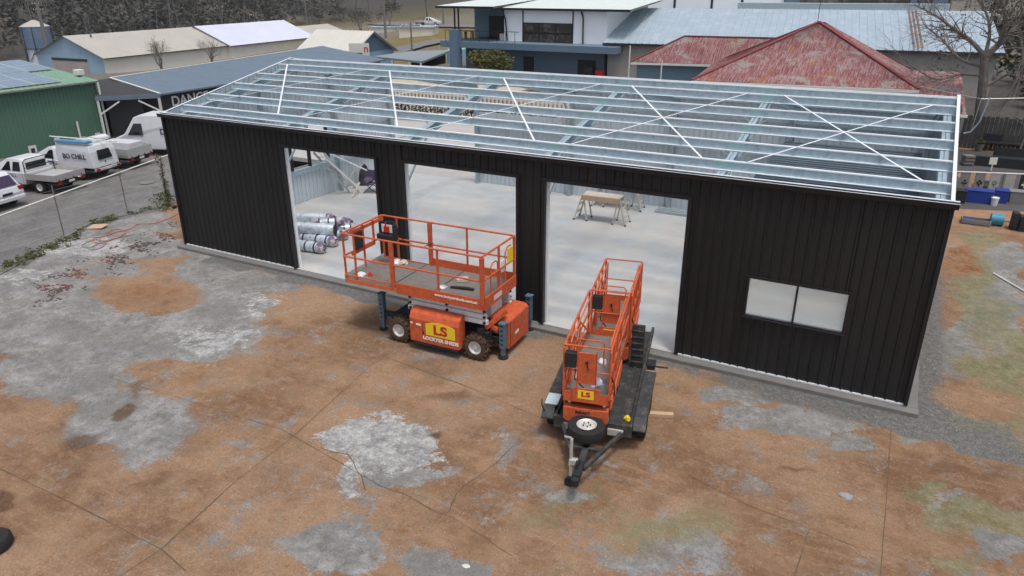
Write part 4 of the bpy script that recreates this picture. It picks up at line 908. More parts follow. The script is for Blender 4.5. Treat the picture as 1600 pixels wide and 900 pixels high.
crumple((ct.x, ct.y+.5, 0), .3, .85, mat('dark_sack', (.05, .045, .05), .9, 0, .3, 5), 'dark clothes heaped on a stand behind the leaning ladder', 'clothes', 'heap_of_clothes', 22)
# sheets lying at the rear right
c = MB(); p0, p1 = at(1035, 320, .05), at(1100, 330, .05)
for k in range(3): c.box(p0.x, p0.x+3, D_-.9+k*.22, D_-.74+k*.22, .003, .09)
tag(c.build('steel_offcuts', galvd, bevel=.005), 'stack of long galvanised sections lying on the floor by the rear wall', 'steel sections')
# ------------------------------------------------------------------ small yard things
e = MB(); e.box(-.32, .32, -.2, .2, 0, .02); bd = e.build('plywood_offcut', timber, bevel=.004); p = at(153, 356, G); bd.location = (p.x, p.y, G+.05); bd.rotation_euler = (R(6), R(-4), R(20)); tag(bd, 'small orange-brown plywood offcut lying by the weeds at the yard edge', 'board')
def hose(pxs, mtl, label, name='hose', r=.014):
    pts = [at(a, b, G+.02) for a, b in pxs]; c = MB(); out = []
    for i in range(len(pts)-1):
        p0, p1, p2, p3 = pts[max(i-1, 0)], pts[i], pts[i+1], pts[min(i+2, len(pts)-1)]
        for k in range(6):
            t = k/6; out.append(.5*((2*p1)+(-p0+p2)*t+(2*p0-5*p1+4*p2-p3)*t*t+(-p0+3*p1-3*p2+p3)*t**3))
    c.tube(out, r, 6); return tag(c.build(name, mtl, smooth=True), label, 'hose')
hose([(282, 332), (262, 342), (240, 349), (215, 350), (205, 357), (180, 363), (160, 370), (145, 372), (150, 380), (165, 378), (190, 368), (196, 362), (180, 358), (165, 366)], hosem, 'pinkish orange extension lead running from the shed corner and coiled on the concrete', 'extension_lead')
hose([(210, 366), (185, 371), (160, 378), (140, 387), (128, 383), (150, 374), (162, 382), (155, 388), (140, 390)], hoseg, 'grey hose coiled loosely on the concrete beside the orange lead')
c = MB(); p = at(273, 325, G); c.T = TR((p.x, p.y, G), .3); c.box(-.08, .08, -.06, .06, 0, .1); tag(c.build('paint_tin', darkm, bevel=.01), 'small dark box standing on the concrete near the left shed corner', 'box')
a_, b_ = at(1552, 427, G+.03), at(1640, 478, G+.03)
c = MB(); c.tube([a_, b_], .03, 8); tag(c.build('pipe', signm, smooth=True), 'thin pale pipe lying on the ground right of the shed', 'pipe')
p = at(-13, 856, G); c = MB(); c.lathe((p.x, p.y, G+.0), (0, 0, 1), [(.12, .03), (.17, .01), (.27, .005), (.31, .05), (.31, .14), (.27, .19), (.17, .18), (.12, .15)], 28)
tag(c.build('old_tyre', rubber, smooth=True), 'old tyre lying flat at the lower left edge of the yard', 'tyre')
def rock(loc, r, mtl, seed):
    random.seed(seed); c = MB(TR(loc)); n = 9; vs = []
    for i in range(4):
        t = i/3
        for j in range(n):
            a = 2*math.pi*j/n; rr = r*(1, .9, .6, .15)[i]*random.uniform(.75, 1.2); vs.append((rr*math.cos(a), rr*math.sin(a)*.7, r*.45*t-.01))
    c.add(vs, [(i*n+j, i*n+(j+1) % n, (i+1)*n+(j+1) % n, (i+1)*n+j) for i in range(3) for j in range(n)]+[tuple(27+j for j in range(n))]); return c
rk = mat('grey_rock', (.26, .27, .28), .9, 0, .2, 6, .4, 30); rkp = mat('pale_rock', (.55, .55, .52), .9, 0, .15, 6, .4, 30)
p = at(1321, 775, G); tag(rock((p.x, p.y, G), .14, rk, 3).build('stone', rk), 'single grey stone on the brown slab right of the trailer', 'stone')
for i, (a, b, r_, lab) in enumerate(((728, 884, .13, 'largest pale stone of the three near the bottom edge of the yard'), (712, 870, .08, 'pale stone left of the largest one near the bottom edge'), (741, 872, .07, 'smallest pale stone right of the largest one near the bottom edge'))):
    p = at(a, b, G); tag(rock((p.x, p.y, G-.03), r_, rkp, 30+i).build('stone', rkp), lab, 'stone', 'pale stones near the bottom edge of the yard')
# loose gravel
random.seed(5); c = MB()
def peb(x, y, r):
    z = G-.004+.25*r; a0 = random.random()*6; vs = [(x+r*math.cos(a0+k*2.09)*random.uniform(.7, 1.2), y+r*math.sin(a0+k*2.09)*random.uniform(.7, 1.2), z-r*.2) for k in range(3)]+[(x, y, z+r*.5)]
    c.add(vs, [(0, 1, 3), (1, 2, 3), (2, 0, 3)])
for _ in range(900): peb(random.uniform(.5, 23), -.3-abs(random.gauss(0, .45)), random.uniform(.008, .028))
for _ in range(500):
    t = random.random(); peb(21.9+t*3.2+random.gauss(0, .2), -.45-(t*3.2)*.23+random.gauss(0, .35), random.uniform(.01, .03))
for _ in range(900): peb(random.gauss(22.8, .35), random.uniform(0, 12), random.uniform(.01, .04))
for _ in range(1800): 
    p = at(random.gauss(150, 70), random.gauss(420, 18), G); peb(p.x, p.y, random.uniform(.008, .03))
for _ in range(3500): peb(random.uniform(2, 26), random.uniform(-11, -1), random.uniform(.004, .013))
for _ in range(1200): 
    p = at(random.gauss(610, 45), random.gauss(700, 28), G); peb(p.x, p.y, random.uniform(.006, .02))
tag(c.build('loose_gravel', mat('gravel_stones', (.24, .23, .215), .95, 0, .4, 9), recalc=False), 'loose grey gravel scattered over the yard and along the shed footing', 'gravel', kind='stuff')
# dark clods torn up on the pale strip
random.seed(8); c = MB()
for _ in range(1500):
    t = random.random(); px = 60+t*220+random.gauss(0, 14); py = 462-t*105+random.gauss(0, 9) 
    if noise.noise(Vector((px*.03, py*.09, 0))) < .02: continue
    p = at(px, py, G); r_ = random.uniform(.02, .07); z = G
    n = 6; vs = [(p.x+r_*1.5*math.cos(k)*random.uniform(.6, 1.2), p.y+r_*math.sin(k)*random.uniform(.6, 1.2), z-.01) for k in range(n)]+[(p.x, p.y, z+r_*.5)]
    c.add(vs, [(k, (k+1) % n, n) for k in range(n)])
tag(c.build('earth_clods', mat('dark_clods', (.07, .06, .055), .95, 0, .4, 5, col2=(.16, .05, .05), c2scale=2), recalc=False), 'dark broken clods scattered over the pale concrete strip left of the shed', 'clods', kind='stuff')
# ------------------------------------------------------------------ plants
def leaves(c, ctr, rad, n, size, flat=.0, rnd=random):
    ctr = Vector(ctr)
    for _ in range(n):
        while True:
            p = Vector((rnd.uniform(-1, 1), rnd.uniform(-1, 1), rnd.uniform(-1, 1)))
            if p.length < 1: break
        p = ctr+Vector((p.x*rad[0], p.y*rad[1], p.z*rad[2])); s = size*rnd.uniform(.5, 1.4)
        a = Vector((rnd.uniform(-1, 1), rnd.uniform(-1, 1), rnd.uniform(-.6, .6))).normalized(); b = a.cross(Vector((rnd.uniform(-1, 1), rnd.uniform(-1, 1), rnd.uniform(-1, 1)))).normalized()
        c.add([p-a*s, p+b*s*.45, p+a*s, p-b*s*.45], [(0, 1, 2, 3)])
random.seed(12); c = MB()
for (a, b), nn, r_ in [((x, 414-(x-20)*.42), 30, .13) for x in range(0, 130, 4)]+[((150+k*6, 350-k*2), 60, .17) for k in range(5)]+[((205+k*8, 336-k*3), 26, .1) for k in range(5)]+[((255+random.gauss(0, 6), 318+random.gauss(0, 6)), 60, .22) for k in range(9)]:
    p = at(a+random.gauss(0, 3), b+random.gauss(0, 3), G); leaves(c, (p.x, p.y, G+r_*.5), (r_*1.4, r_*1.4, r_*.9), nn, .05)
tag(c.build('weeds', weedm, recalc=False), 'low green and brown weeds along the edge of the yard', 'weeds', kind='stuff')
c = MB(); p = at(264, 322, G); st = MB(); st.tube([(p.x, p.y, G), (p.x-.05, p.y, G+1), (p.x, p.y+.05, G+2.0)], .03, 6)
for k in range(14): leaves(c, (p.x+random.gauss(0, .05), p.y+random.gauss(0, .05), G+.15*k+.1), (.12, .12, .12), 45 if k < 7 else 22, .045)
vo = empty('climbing_vine', 'tall thin vine growing up the fence post beside the left shed corner', 'vine'); c.build('foliage', weedm, vo, recalc=False); st.build('stem', barkm, vo)
# ------------------------------------------------------------------ chain wire fence on the left
fe = empty('wire_fence', 'wire fence with a pale top rail between yard and car park', 'fence')
p1, p2 = at(100, 367, G), at(200, 335, G); d = (p2-p1); fp = [p1-d*1.05, p1, p2, p2+d*.9]
fp = [Vector((v.x, v.y, G-.15)) for v in fp]
for v in fp:
    c = MB(); c.cyl(v+Vector((0, 0, .98)), (0, 0, 1), .022, 1.96, 8); c.build('post', woodp, fe, smooth=True)
topz = at_x(0, 0, 0)
def fence_top(px, py):   # point of the rail on the vertical plane through the posts
    nrm = Vector((-d.y, d.x, 0)).normalized(); rr = ray(px, py); return CP+rr*((p1-CP).dot(nrm)/rr.dot(nrm))
c = MB(); c.tube([fence_top(-60, 356), fence_top(0, 337), fence_top(130, 290), fence_top(263, 242)], .026, 8); c.build('top_rail', signm, fe, smooth=True)
c = MB()
for k in range(5):
    z = .15+k*.38; c.tube([v+Vector((0, 0, z+.12)) for v in fp], .003, 4)
c.build('wire', galvd, fe)
# ------------------------------------------------------------------ vehicles
LZ = -1.8
def car_wheels(e, xs_, W, r=.36):
    for x in xs_:
        for y in (-W/2+.11, W/2-.11):
            t_, r_ = MB(), MB(); wheel(t_, r_, (x, y, r), r, .22, lug=False); wo = t_.build('wheel', rubber, e, smooth=True); r_.build('rim', rimm, wo, smooth=True)
def pickup(label, loc, hd, back, double=False, pnt=carw, name='ute', group='vehicles nosed in against the green shed', letters=None):
    """local +x = forward, origin at the rear centre on the ground"""
    e = empty(name, label, name if name != 'ute' else 'ute', loc, hd, group); W = 1.78; Lt = 5.2
    cabr = 1.95 if double else 2.45
    c = MB(); prof = [(cabr, .55), (cabr, 1.0), (cabr+.05, 1.05), (4.4, 1.05), (4.95, .95), (5.15, .80), (5.18, .50), (4.9, .42), (4.62, .42), (4.5, .68), (4.25, .80), (3.98, .68), (3.86, .42), (cabr+.1, .40)]
    c.prism(prof, 'y', -W/2, W/2); c.build('body', pnt, e, bevel=.05)
    c = MB(); top = [(cabr+.06, 1.05), (cabr+.22, 1.62), (cabr+.4, 1.70), (3.1, 1.70), (3.25, 1.64), (4.4, 1.05)]
    vs = [(x, -W/2+.06+(.16 if z > 1.2 else 0), z) for x, z in top]+[(x, W/2-.06-(.16 if z > 1.2 else 0), z) for x, z in top]; k = len(top)
    c.add(vs, [tuple(range(k)), tuple(reversed(range(k, 2*k)))]+[(i, k+i, k+(i+1) % k, (i+1) % k) for i in range(k)]); c.build('cab', pnt, e, bevel=.04)
    for sy in (-1, 1):
        wins = [(cabr+.25, 3.45)] if not double else [(cabr+.25, 2.75), (2.83, 3.5)]
        for a, b in wins:
            def sp_(x, z): return (x, sy*(W/2-.06-.16*((z-1.05)/.57)+.012), z)
            g_ = MB(); xt = b-.42 if b > 3.2 else b-.03; g_.add([sp_(a+.02, 1.1), sp_(b, 1.1), sp_(xt, 1.55), sp_(a+.1, 1.55)], [(0, 1, 2, 3)]); 
            g_.add([sp_(a+.02, 1.1), sp_(b, 1.1), sp_(xt, 1.55), sp_(a+.1, 1.55)], [(3, 2, 1, 0)]); g_.build('side_window', glassd, e, recalc=False)
        m_ = MB(); m_.box(3.5, 3.62, sy*(W/2+.02), sy*(W/2+.2), 1.08, 1.25); m_.build('mirror', darkm, e, bevel=.02)
    g_ = MB(); g_.quad((3.93, -W/2+.12, 1.08), (3.93, W/2-.12, 1.08), (3.30, W/2-.26, 1.62), (3.30, -W/2+.26, 1.62)); o2 = g_.build('windscreen', glassd, e, recalc=False); o2.location = (.015, 0, .012)
    g_ = MB(); g_.box(cabr+.07, cabr+.1, -W/2+.3, W/2-.3, 1.15, 1.5); g_.build('rear_window', glassd, e)
    for sy in (-1, 1):
        g_ = MB(); g_.box(5.02, 5.17, sy*.52, sy*.85, .72, .86); g_.build('headlight', whitep, e, bevel=.02)
    for sy in (-1, 1):
        c = MB(); yy_ = sy*(W/2+.002)
        for xq in ([cabr+.28, 3.62] if not double else [cabr+.12, 2.8, 3.62]): c.box(xq, xq+.014, yy_-.004, yy_+.004, .5, 1.04)
        c.box(cabr+.28, 3.62, yy_-.004, yy_+.004, .5, .512); c.box(cabr+.05, 3.85, yy_-.012, yy_+.012, .38, .46)
        c.box(2.98 if double else cabr+.38, 3.1 if double else cabr+.5, yy_-.015, yy_+.015, .93, .955); c.build('door_seam', darkm, e)
    c = MB(); c.box(-.118, -.112, -.18, .18, .56, .67); c.build('number_plate', signm, e)
    car_wheels(e, (1.15, 4.25), W+.02)
    c = MB(); c.box(.1, 4.6, -.42, -.3, .45, .58); c.box(.1, 4.6, .3, .42, .45, .58); c.box(.0, .12, -.7, .7, .45, .6); c.build('chassis', darkm, e)
    if back == 'tray':
        c = MB(); c.box(-.05, cabr-.05, -.92, .92, .78, .86); c.build('tray_floor', alu, e)
        for q in ((-.05, cabr-.05, -.94, -.91), (-.05, cabr-.05, .91, .94), (-.08, -.05, -.94, .94)):
            c = MB(); c.box(*q, .72, 1.05); tp = c.build('tray_side', mat('tray_beige', (.40, .37, .36), .6, .2, .12, 3) if 'tray_beige' not in MATS else MATS['tray_beige'], e, bevel=.01)
        c = MB()
        for x in (.2, .8, 1.4): c.box(x, x+.05, -.965, -.941, .72, .8)
        for y in (-.7, -.2, .3, .7): c.box(-.105, -.081, y, y+.05, .72, .8)
        c.build('latch', darkm, e)
        c = MB(); c.tube([(cabr-.1, -.88, .86), (cabr-.1, -.88, 1.6), (cabr-.1, -.7, 1.72), (cabr-.1, .7, 1.72), (cabr-.1, .88, 1.6), (cabr-.1, .88, .86)], .025, 8); c.tube([(cabr-.1, -.88, 1.3), (cabr-.1, .88, 1.3)], .02, 6); c.build('headboard', darkm, e, smooth=True)
    if back == 'canopy':
        c = MB(); vs = []; pr_ = [(-.0, .70), (-.0, .78), (.10, 1.55), (.2, 1.88), (.3, 1.93), (cabr-.08, 1.93), (cabr-.02, 1.85), (cabr-.02, .70)]; k = len(pr_)
        vs = [(x, -.90+(.10 if z > 1.7 else 0), z) for x, z in pr_]+[(x, .90-(.10 if z > 1.7 else 0), z) for x, z in pr_]
        c.add(vs, [tuple(range(k)), tuple(reversed(range(k, 2*k)))]+[(i, k+i, k+(i+1) % k, (i+1) % k) for i in range(k)]); cn = c.build('canopy', pnt, e, bevel=.04)
        g_ = MB(); g_.quad((.008, -.5, 1.12), (.008, .5, 1.12), (.083, .42, 1.62), (.083, -.42, 1.62)); o2 = g_.build('rear_window', glassd, cn, recalc=False); o2.location = (-.02, 0, 0)
        c = MB(); c.box(-.02, .0, .0, .08, .93, 1.0); c.build('handle', darkm, cn)
        c = MB(); c.box(-.10, 0, -.9, .9, .55, .68); c.build('bumper', alu, e, bevel=.02)
        c = MB(); 
        for x in (.5, 1.2, 1.9): c.box(x-.02, x+.02, -.85, .85, 1.96, 2.0)
        c.box(.3, 2.2, -.82, -.79, 1.99, 2.03); c.box(.3, 2.2, .79, .82, 1.99, 2.03); c.build('roof_rack', alu, e)
        if letters: text(letters, .36, darkl, cn, (1.18, .908, 1.32), (R(90), 0, R(180)), bold=.01)
    if back == 'box':
        c = MB(); c.box(-.05, cabr-.05, -.93, .93, .72, .84); c.box(-.05, cabr-.05, -.95, -.92, .84, 1.25); c.box(-.05, cabr-.05, .92, .95, .84, 1.25); c.box(-.08, -.051, -.95, .95, .72, 1.25); c.build('tray_side', alu, e, bevel=.01)
        c = MB(); c.box(.1, cabr-.3, -.5, .5, .845, 1.5); c.build('tool_box', pnt, e, bevel=.02)
        c = MB()
        for y in (-.8, -.3, .2, .7): c.box(-.11, -.081, y, y+.06, .7, .8)
        c.build('latch', darkm, e)
    if letters: text(letters, .26, mat('faded_lettering', (.16, .12, .22), .6) if 'faded_lettering' not in MATS else MATS['faded_lettering'], e, (3.0, W/2+.004, .88), (R(90), 0, R(180)), bold=.004)
    for sy in (-1, 1):
        c = MB(); c.box(-.115, -.085, sy*.6, sy*.85, .55, .68); c.build('tail_light', purp, e)
    return e
def head(hx, hy): return math.atan2(hy, hx)
hd = head(-.98, -.2)
def place(px, py, z, side):    # rear corner pixel -> rear centre; side -1: left rear corner (towards the camera)
    v = at(px, py, LZ+z); n = Vector((-math.sin(hd), math.cos(hd), 0)); return v
h3 = Vector((-.98, -.2, 0)).normalized(); wv = Vector((.2, -.98, 0)).normalized()
v = at(147, 264, LZ+.72); u3 = Vector((v.x, v.y, LZ))-wv*.9
ute3 = pickup('white ute with a white canopy body, rear window and roof rack, lettered along its side', u3, hd+math.pi*0, 'canopy', letters='BO CHILL')
v = at(85, 283, LZ+.78); u2 = Vector((v.x, v.y, LZ))-wv*.93
ute2 = pickup('white dual cab ute with low beige tray, between silver car and canopy ute', u2, hd, 'tray', double=True, letters='BO CHILL')
v = at(200, 247, LZ+.75); u4 = Vector((v.x, v.y, LZ))-wv*.93
ute4 = pickup('white single cab ute with a silver tray and tool box beside the left shed corner', u4, hd, 'box', letters='CHILL')
# SUV
v = at(38, 300, LZ+.6); us = Vector((v.x, v.y, LZ))+wv*.92
suv = empty('family_car', 'silver-white family car with tinted rear glass cut off by the left photo edge', 'car', us, hd, 'vehicles nosed in against the green shed')
c = MB(); c.prism([(0, .4), (-.05, .7), (.05, 1.0), (3.6, 1.0), (4.5, .85), (4.7, .6), (4.65, .35), (4.2, .35), (4.1, .6), (3.8, .72), (3.5, .6), (3.4, .35), (1.2, .35), (1.1, .6), (.8, .72), (.5, .6), (.4, .35)], 'y', -.92, .92); c.build('body', carw, suv, bevel=.06)
top = [(.08, 1.0), (.35, 1.5), (.6, 1.66), (2.4, 1.66), (2.7, 1.6), (3.5, 1.0)]; k = 6
vs = [(x, -.86+(.16 if z > 1.2 else 0), z) for x, z in top]+[(x, .86-(.16 if z > 1.2 else 0), z) for x, z in top]
c = MB(); c.add(vs, [tuple(range(k)), tuple(reversed(range(k, 2*k)))]+[(i, k+i, k+(i+1) % k, (i+1) % k) for i in range(k)]); c.build('cabin', carw, suv, bevel=.04)
c = MB(); c.quad((.10, -.70, 1.04), (.10, .70, 1.04), (.35, .62, 1.5), (.35, -.62, 1.5)); o2 = c.build('rear_window', mat('tinted_glass', (.05, .03, .07), .1, 0, .1, 2, spec=.6), suv, recalc=False); o2.location = (-.03, 0, .015)
for sy in (-1, 1):
    c = MB(); y = lambda z: sy*(.86-.16*((z-1)/.5)+.012)
    c.quad((.3, y(1.05), 1.05), (3.2, y(1.05), 1.05), (2.65, y(1.5), 1.5), (.6, y(1.5), 1.5)); c.build('side_window', glassd, suv, recalc=False)
    c = MB(); c.box(-.06, .12, sy*.66, sy*.925, .82, .98); c.build('tail_light', purp, suv, bevel=.02)
c = MB(); c.box(-.10, .1, -.9, .9, .36, .56); c.build('bumper', carw, suv, bevel=.04)
c = MB(); c.box(-.07, -.052, -.26, .26, .66, .78); c.build('number_plate', darkm, suv)
car_wheels(suv, (.8, 3.8), 1.84, .34)
# van
v = at(203, 214, LZ+.9)
vn = empty('white_van', 'white high roof van parked in front of the dark garage door', 'van', (v.x+3.0, v.y+.9, LZ), hd+R(12), 'vehicles nosed in against the green shed')
c = MB(); pr_ = [(-2.4, .4), (-2.45, 1.2), (-2.35, 2.35), (-2.2, 2.5), (1.5, 2.5), (1.9, 2.35), (2.6, 1.35), (3.2, 1.1), (3.4, .8), (3.4, .4)]; k = len(pr_)
vs = [(x, -.98+(.12 if z > 2 else 0), z) for x, z in pr_]+[(x, .98-(.12 if z > 2 else 0), z) for x, z in pr_]
c.add(vs, [tuple(range(k)), tuple(reversed(range(k, 2*k)))]+[(i, k+i, k+(i+1) % k, (i+1) % k) for i in range(k)]); c.build('body', carw, vn, bevel=.06)
for sy in (-1, 1):
    c = MB(); y = sy*.99; c.add([(1.35, y, 1.3), (2.35, y, 1.3), (1.9, y-sy*.09, 2.0), (1.4, y-sy*.09, 2.0)], [(0, 1, 2, 3)]); o2 = c.build('side_window', glassd, vn, recalc=False); o2.location = (0, sy*.012, 0)
c = MB(); c.quad((2.62, -.85, 1.4), (2.62, .85, 1.4), (1.98, .8, 2.3), (1.98, -.8, 2.3)); o2 = c.build('windscreen', glassd, vn, recalc=False); o2.location = (.03, 0, .02)
car_wheels(vn, (-1.4, 2.3), 1.98, .36)
text('DU', .5, darkl, vn, (-.1, .995, 1.5), (R(90), 0, R(180)), bold=.01)
# blue ladder and pvc pipes on a rack over the canopy ute
c = MB(TR((u3.x, u3.y, LZ), hd)); c.box(.2, 2.4, .45, .85, 2.04, 2.14); 
for k in range(7): c.box(.3+k*.3, .34+k*.3, .46, .84, 2.141, 2.16)
tag(c.build('folding_ladder', mat('blue_ladder', (.10, .25, .42), .5), bevel=.005), 'blue ladder carried flat on the rack of the canopy ute', 'ladder')
c = MB(TR((u3.x, u3.y, LZ), hd)); c.tube([(-.9, -.1, 2.06), (3.9, -.3, 2.06)], .035, 8); tag(c.build('white_pipe', signm, smooth=True), 'long white pipe lying lengthwise on the canopy ute rack', 'pipe')
# ------------------------------------------------------------------ green shed
gs = empty('green_shed', 'green sheet metal shed with solar panels on its roof, left of the parked utes', 'shed')
GX, GY0, GY1, GH = -28.0, -6, 16.05, 3.88
def zz_(h): return LZ+h
c = MB(); sheet(c, 'y', GX, GY0, GY1, LZ-.1, LZ+GH, .25, .03, out=1); sheet(c, 'x', GY1, -44, GX, LZ-.1, lambda t: LZ+GH+.9*(1-abs(t+36)/8.), .25, .03, out=1); sheet(c, 'x', GY0, -44, GX, LZ-.1, LZ+GH, .25, .03, out=-1)
c.build('wall', [greenw, greenw], gs, recalc=False)
def rz_(x): return LZ+GH+.06+.9*(1-abs(x+36)/8.)
c = MB()
pr = ribs(GY0-.2, GY1+.15, .4, .03)
for xa, xb in ((GX+.25, -36), (-36, -44.25)):
    vs = []
    for t, d_ in pr: vs += [(xa, t, rz_(xa)+d_), (xb, t, rz_(xb)+d_)]
    c.add(vs, [(2*i, 2*i+1, 2*i+3, 2*i+2) for i in range(len(pr)-1)])
    c.add([(p[0], p[1], p[2]-.06) for p in vs], [(2*i, 2*i+1, 2*i+3, 2*i+2) for i in range(len(pr)-1)])
c.build('roof', greenr, gs, recalc=False)
c = MB(); c.box(GX+.18, GX+.32, GY0-.1, GY1+.1, LZ+GH-.08, LZ+GH+.03); c.build('gutter', mat('mossy_gutter', (.15, .17, .14), .8), gs, bevel=.01)
c = MB(); c.tube([(GX+.28, GY1+.02, LZ+GH-.05), (GX+.28, GY1+.02, LZ-.1)], .07, 8); c.build('downpipe', signm, gs, smooth=True)
def on_roof(px, py):
    d_ = ray(px, py); sl_ = .9/8.; # z = LZ+GH+.96 - ... : z = A + sl*( -28 - x)
    A = LZ+GH+.06+.10; nrm = Vector((sl_, 0, 1)); t = (A-sl_*28 - CP.dot(nrm))/d_.dot(nrm); return CP+d_*t
def solar_array(x0, x1, y0, y1, nx_, ny_):
    for i in range(nx_):
        for j in range(ny_):
            a0, a1 = x0+(x1-x0)*i/nx_, x0+(x1-x0)*(i+1)/nx_; b0, b1 = y0+(y1-y0)*j/ny_, y0+(y1-y0)*(j+1)/ny_
            fr_ = MB()
            def zz2(x): return rz_(x)+.12
            fr_.add([(a0, b0, zz2(a0)), (a1, b0, zz2(a1)), (a1, b1, zz2(a1)), (a0, b1, zz2(a0)), (a0, b0, zz2(a0)-.05), (a1, b0, zz2(a1)-.05), (a1, b1, zz2(a1)-.05), (a0, b1, zz2(a0)-.05)], [(0, 1, 2, 3), (4, 5, 6, 7), (0, 1, 5, 4), (1, 2, 6, 5), (2, 3, 7, 6), (3, 0, 4, 7)])
            fo = fr_.build('solar_panel', alu, gs)
            p_ = MB(); e_ = .05*(1 if a1 > a0 else -1); f_ = .05
            p_.quad((a0+e_, b0+f_, zz2(a0+e_)+.004), (a1-e_, b0+f_, zz2(a1-e_)+.004), (a1-e_, b1-f_, zz2(a1-e_)+.004), (a0+e_, b1-f_, zz2(a0+e_)+.004)); p_.build('cells', solar, fo, recalc=False)
solar_array(-28.3, -31.9, 2.0, 14.0, 2, 7); solar_array(-32.1, -35.9, 2.0, 15.9, 2, 8)
def wallsign(px, py, w_, h_, label):
    v = at_x(px, py, GX+.06); c = MB(); c.box(GX+.04, GX+.06, v.y-w_/2, v.y+w_/2, v.z-h_/2, v.z+h_/2); c.box(GX+.0605, GX+.063, v.y-w_/4, v.y+w_/4, v.z-h_*.2, v.z+h_*.25, 1)
    tag(c.build('parking_sign', [signm, darkl]), label, 'sign', 'parking signs on the green shed wall')
wallsign(52, 236, .5, .7, 'white sign with a black mark on the green wall above the dual cab ute'); wallsign(90, 221, .35, .5, 'small white sign in the middle of the green wall'); wallsign(153, 212, .35, .4, 'small cream sign low on the green wall beside the downpipe')
v = at_x(120, 190, GX+.25); v2 = at_x(128, 224, GX+.25)
c = MB(); c.tube([(GX+.25, v2.y, LZ-.05), (GX+.25, v.y, v.z)], .06, 8); tag(c.build('bollard_pipe', signm, smooth=True), 'tall cream pipe standing against the green shed wall', 'pipe')
v = on_roof(124, 117); c = MB(TR(v)); c.box(-.25, .25, -.25, .25, 0, .35); tag(c.build('roof_unit', signm, bevel=.03), 'small white unit on the corner of the green shed roof', 'roof unit')
# manhole cover
v = at(230, 286, LZ); tz = terr(v.x, v.y); c = MB(); c.cyl((v.x, v.y, tz+.035), (0, 0, 1), .38, .02, 24); tag(c.build('manhole_cover', footm), 'round grey manhole cover in the car park asphalt', 'manhole cover')
# ------------------------------------------------------------------ dark building with lettering
db = empty('dark_workshop', 'dark brown building with flat blue-grey roof and white letters behind the shed', 'building')
A_ = Vector((-25.6, 19.1, 1.0)); B_ = at(172, 122, 1.75); C_ = at(505, 72, 1.75); D__ = at(603, 93, 1.0)
E_ = Vector((-26.9, 30.0, 1.0))
c = MB()
for off in (0, -.12): c.add([A_+Vector((0, 0, off)), B_+Vector((0, 0, off)), C_+Vector((0, 0, off)), D__+Vector((0, 0, off))], [(0, 1, 2, 3)])
c.add([A_, A_-Vector((0, 0, .12)), D__-Vector((0, 0, .12)), D__], [(0, 1, 2, 3)]); c.add([A_, A_-Vector((0, 0, .12)), B_-Vector((0, 0, .12)), B_], [(0, 1, 2, 3)])
c.build('roof', blueroof, db)
c = MB(); c.bar(A_+Vector((0, 0, .03)), B_+Vector((0, 0, .03)), .15, .06); c.bar(B_+Vector((0, 0, .03)), C_+Vector((0, 0, .03)), .15, .06); c.build('barge_board', signm, db)
w0, w1 = A_+Vector((-.5, .15, 0)), D__+Vector((-.5, -.3, 0)); w2, w3 = C_+Vector((.2, -.3, -.75)), B_+Vector((.3, .15, -.75))
c = MB()
for a, b in ((w0, w1), (w1, w2), (w2, w3), (w3, w0)): c.quad((a.x, a.y, -2.2), (b.x, b.y, -2.2), (b.x, b.y, .93), (a.x, a.y, .93))
c.build('wall', brownw, db, recalc=False)
dn = (w1-w0); ang = math.atan2(dn.y, dn.x); off = Vector((dn.y, -dn.x, 0)).normalized()*.05
v = w0+dn.normalized()*1.3; text('DANCE', 1.0, whitel, db, (v.x+off.x+dn.normalized().x*1.4, v.y+off.y+dn.normalized().y*1.4, .25), (R(90), 0, ang), bold=.02)
c = MB(); p = w0+off*3; c.tube([(p.x, p.y, .95), (p.x, p.y, -1.9)], .06, 8); c.build('downpipe', signm, db, smooth=True)
# awning
aw = empty('entry_awning', 'dark awning on white angled posts between the green shed and the dark building', 'awning')
q0, q1, q2, q3 = at(142, 127, 1.6), at(172, 122, 1.7), at(250, 147, 1.15), at(148, 152, 1.15)
c = MB(); c.add([q0, q1, q2, q3], [(0, 1, 2, 3)]); c.add([v_-Vector((0, 0, .08)) for v_ in (q0, q1, q2, q3)], [(0, 1, 2, 3)]); c.build('roof', mat('dark_roof', (.045, .042, .045), .7), aw, recalc=False)
c = MB(); c.bar(q3-Vector((0, 0, .12)), q2-Vector((0, 0, .12)), .08, .28); c.build('fascia', blueroof, aw)
fa = q2-q3
for t in (.03, .97):
    p = q3+fa*t; c = MB(); c.bar((p.x, p.y, -1.9), (p.x, p.y, .9), .12, .12); sg2 = 1 if t < .5 else -1
    c.bar((p.x, p.y, -.0), tuple(p+fa.normalized()*sg2*1.3+Vector((0, 0, -.35))), .09, .09); c.build('post', signm, aw)
bk = [v_-Vector((3.2, -1.2, 0)) for v_ in (q3, q2)]
c = MB(); c.quad((bk[0].x, bk[0].y, -2), (bk[1].x, bk[1].y, -2), (bk[1].x, bk[1].y, 1.3), (bk[0].x, bk[0].y, 1.3)); c.build('back_wall', mat('garage_black', (.012, .012, .013), .8), aw, recalc=False)
dm = bk[0].lerp(bk[1], .22)+Vector((1.5, -.4, 0)); dm2 = bk[0].lerp(bk[1], .78)+Vector((1.5, -.4, 0)); c = MB(); c.quad((dm.x, dm.y, -1.9), (dm2.x, dm2.y, -1.9), (dm2.x, dm2.y, .75), (dm.x, dm.y, .75)); c.build('door', mat('garage_door', (.075, .073, .073), .8), aw, recalc=False)
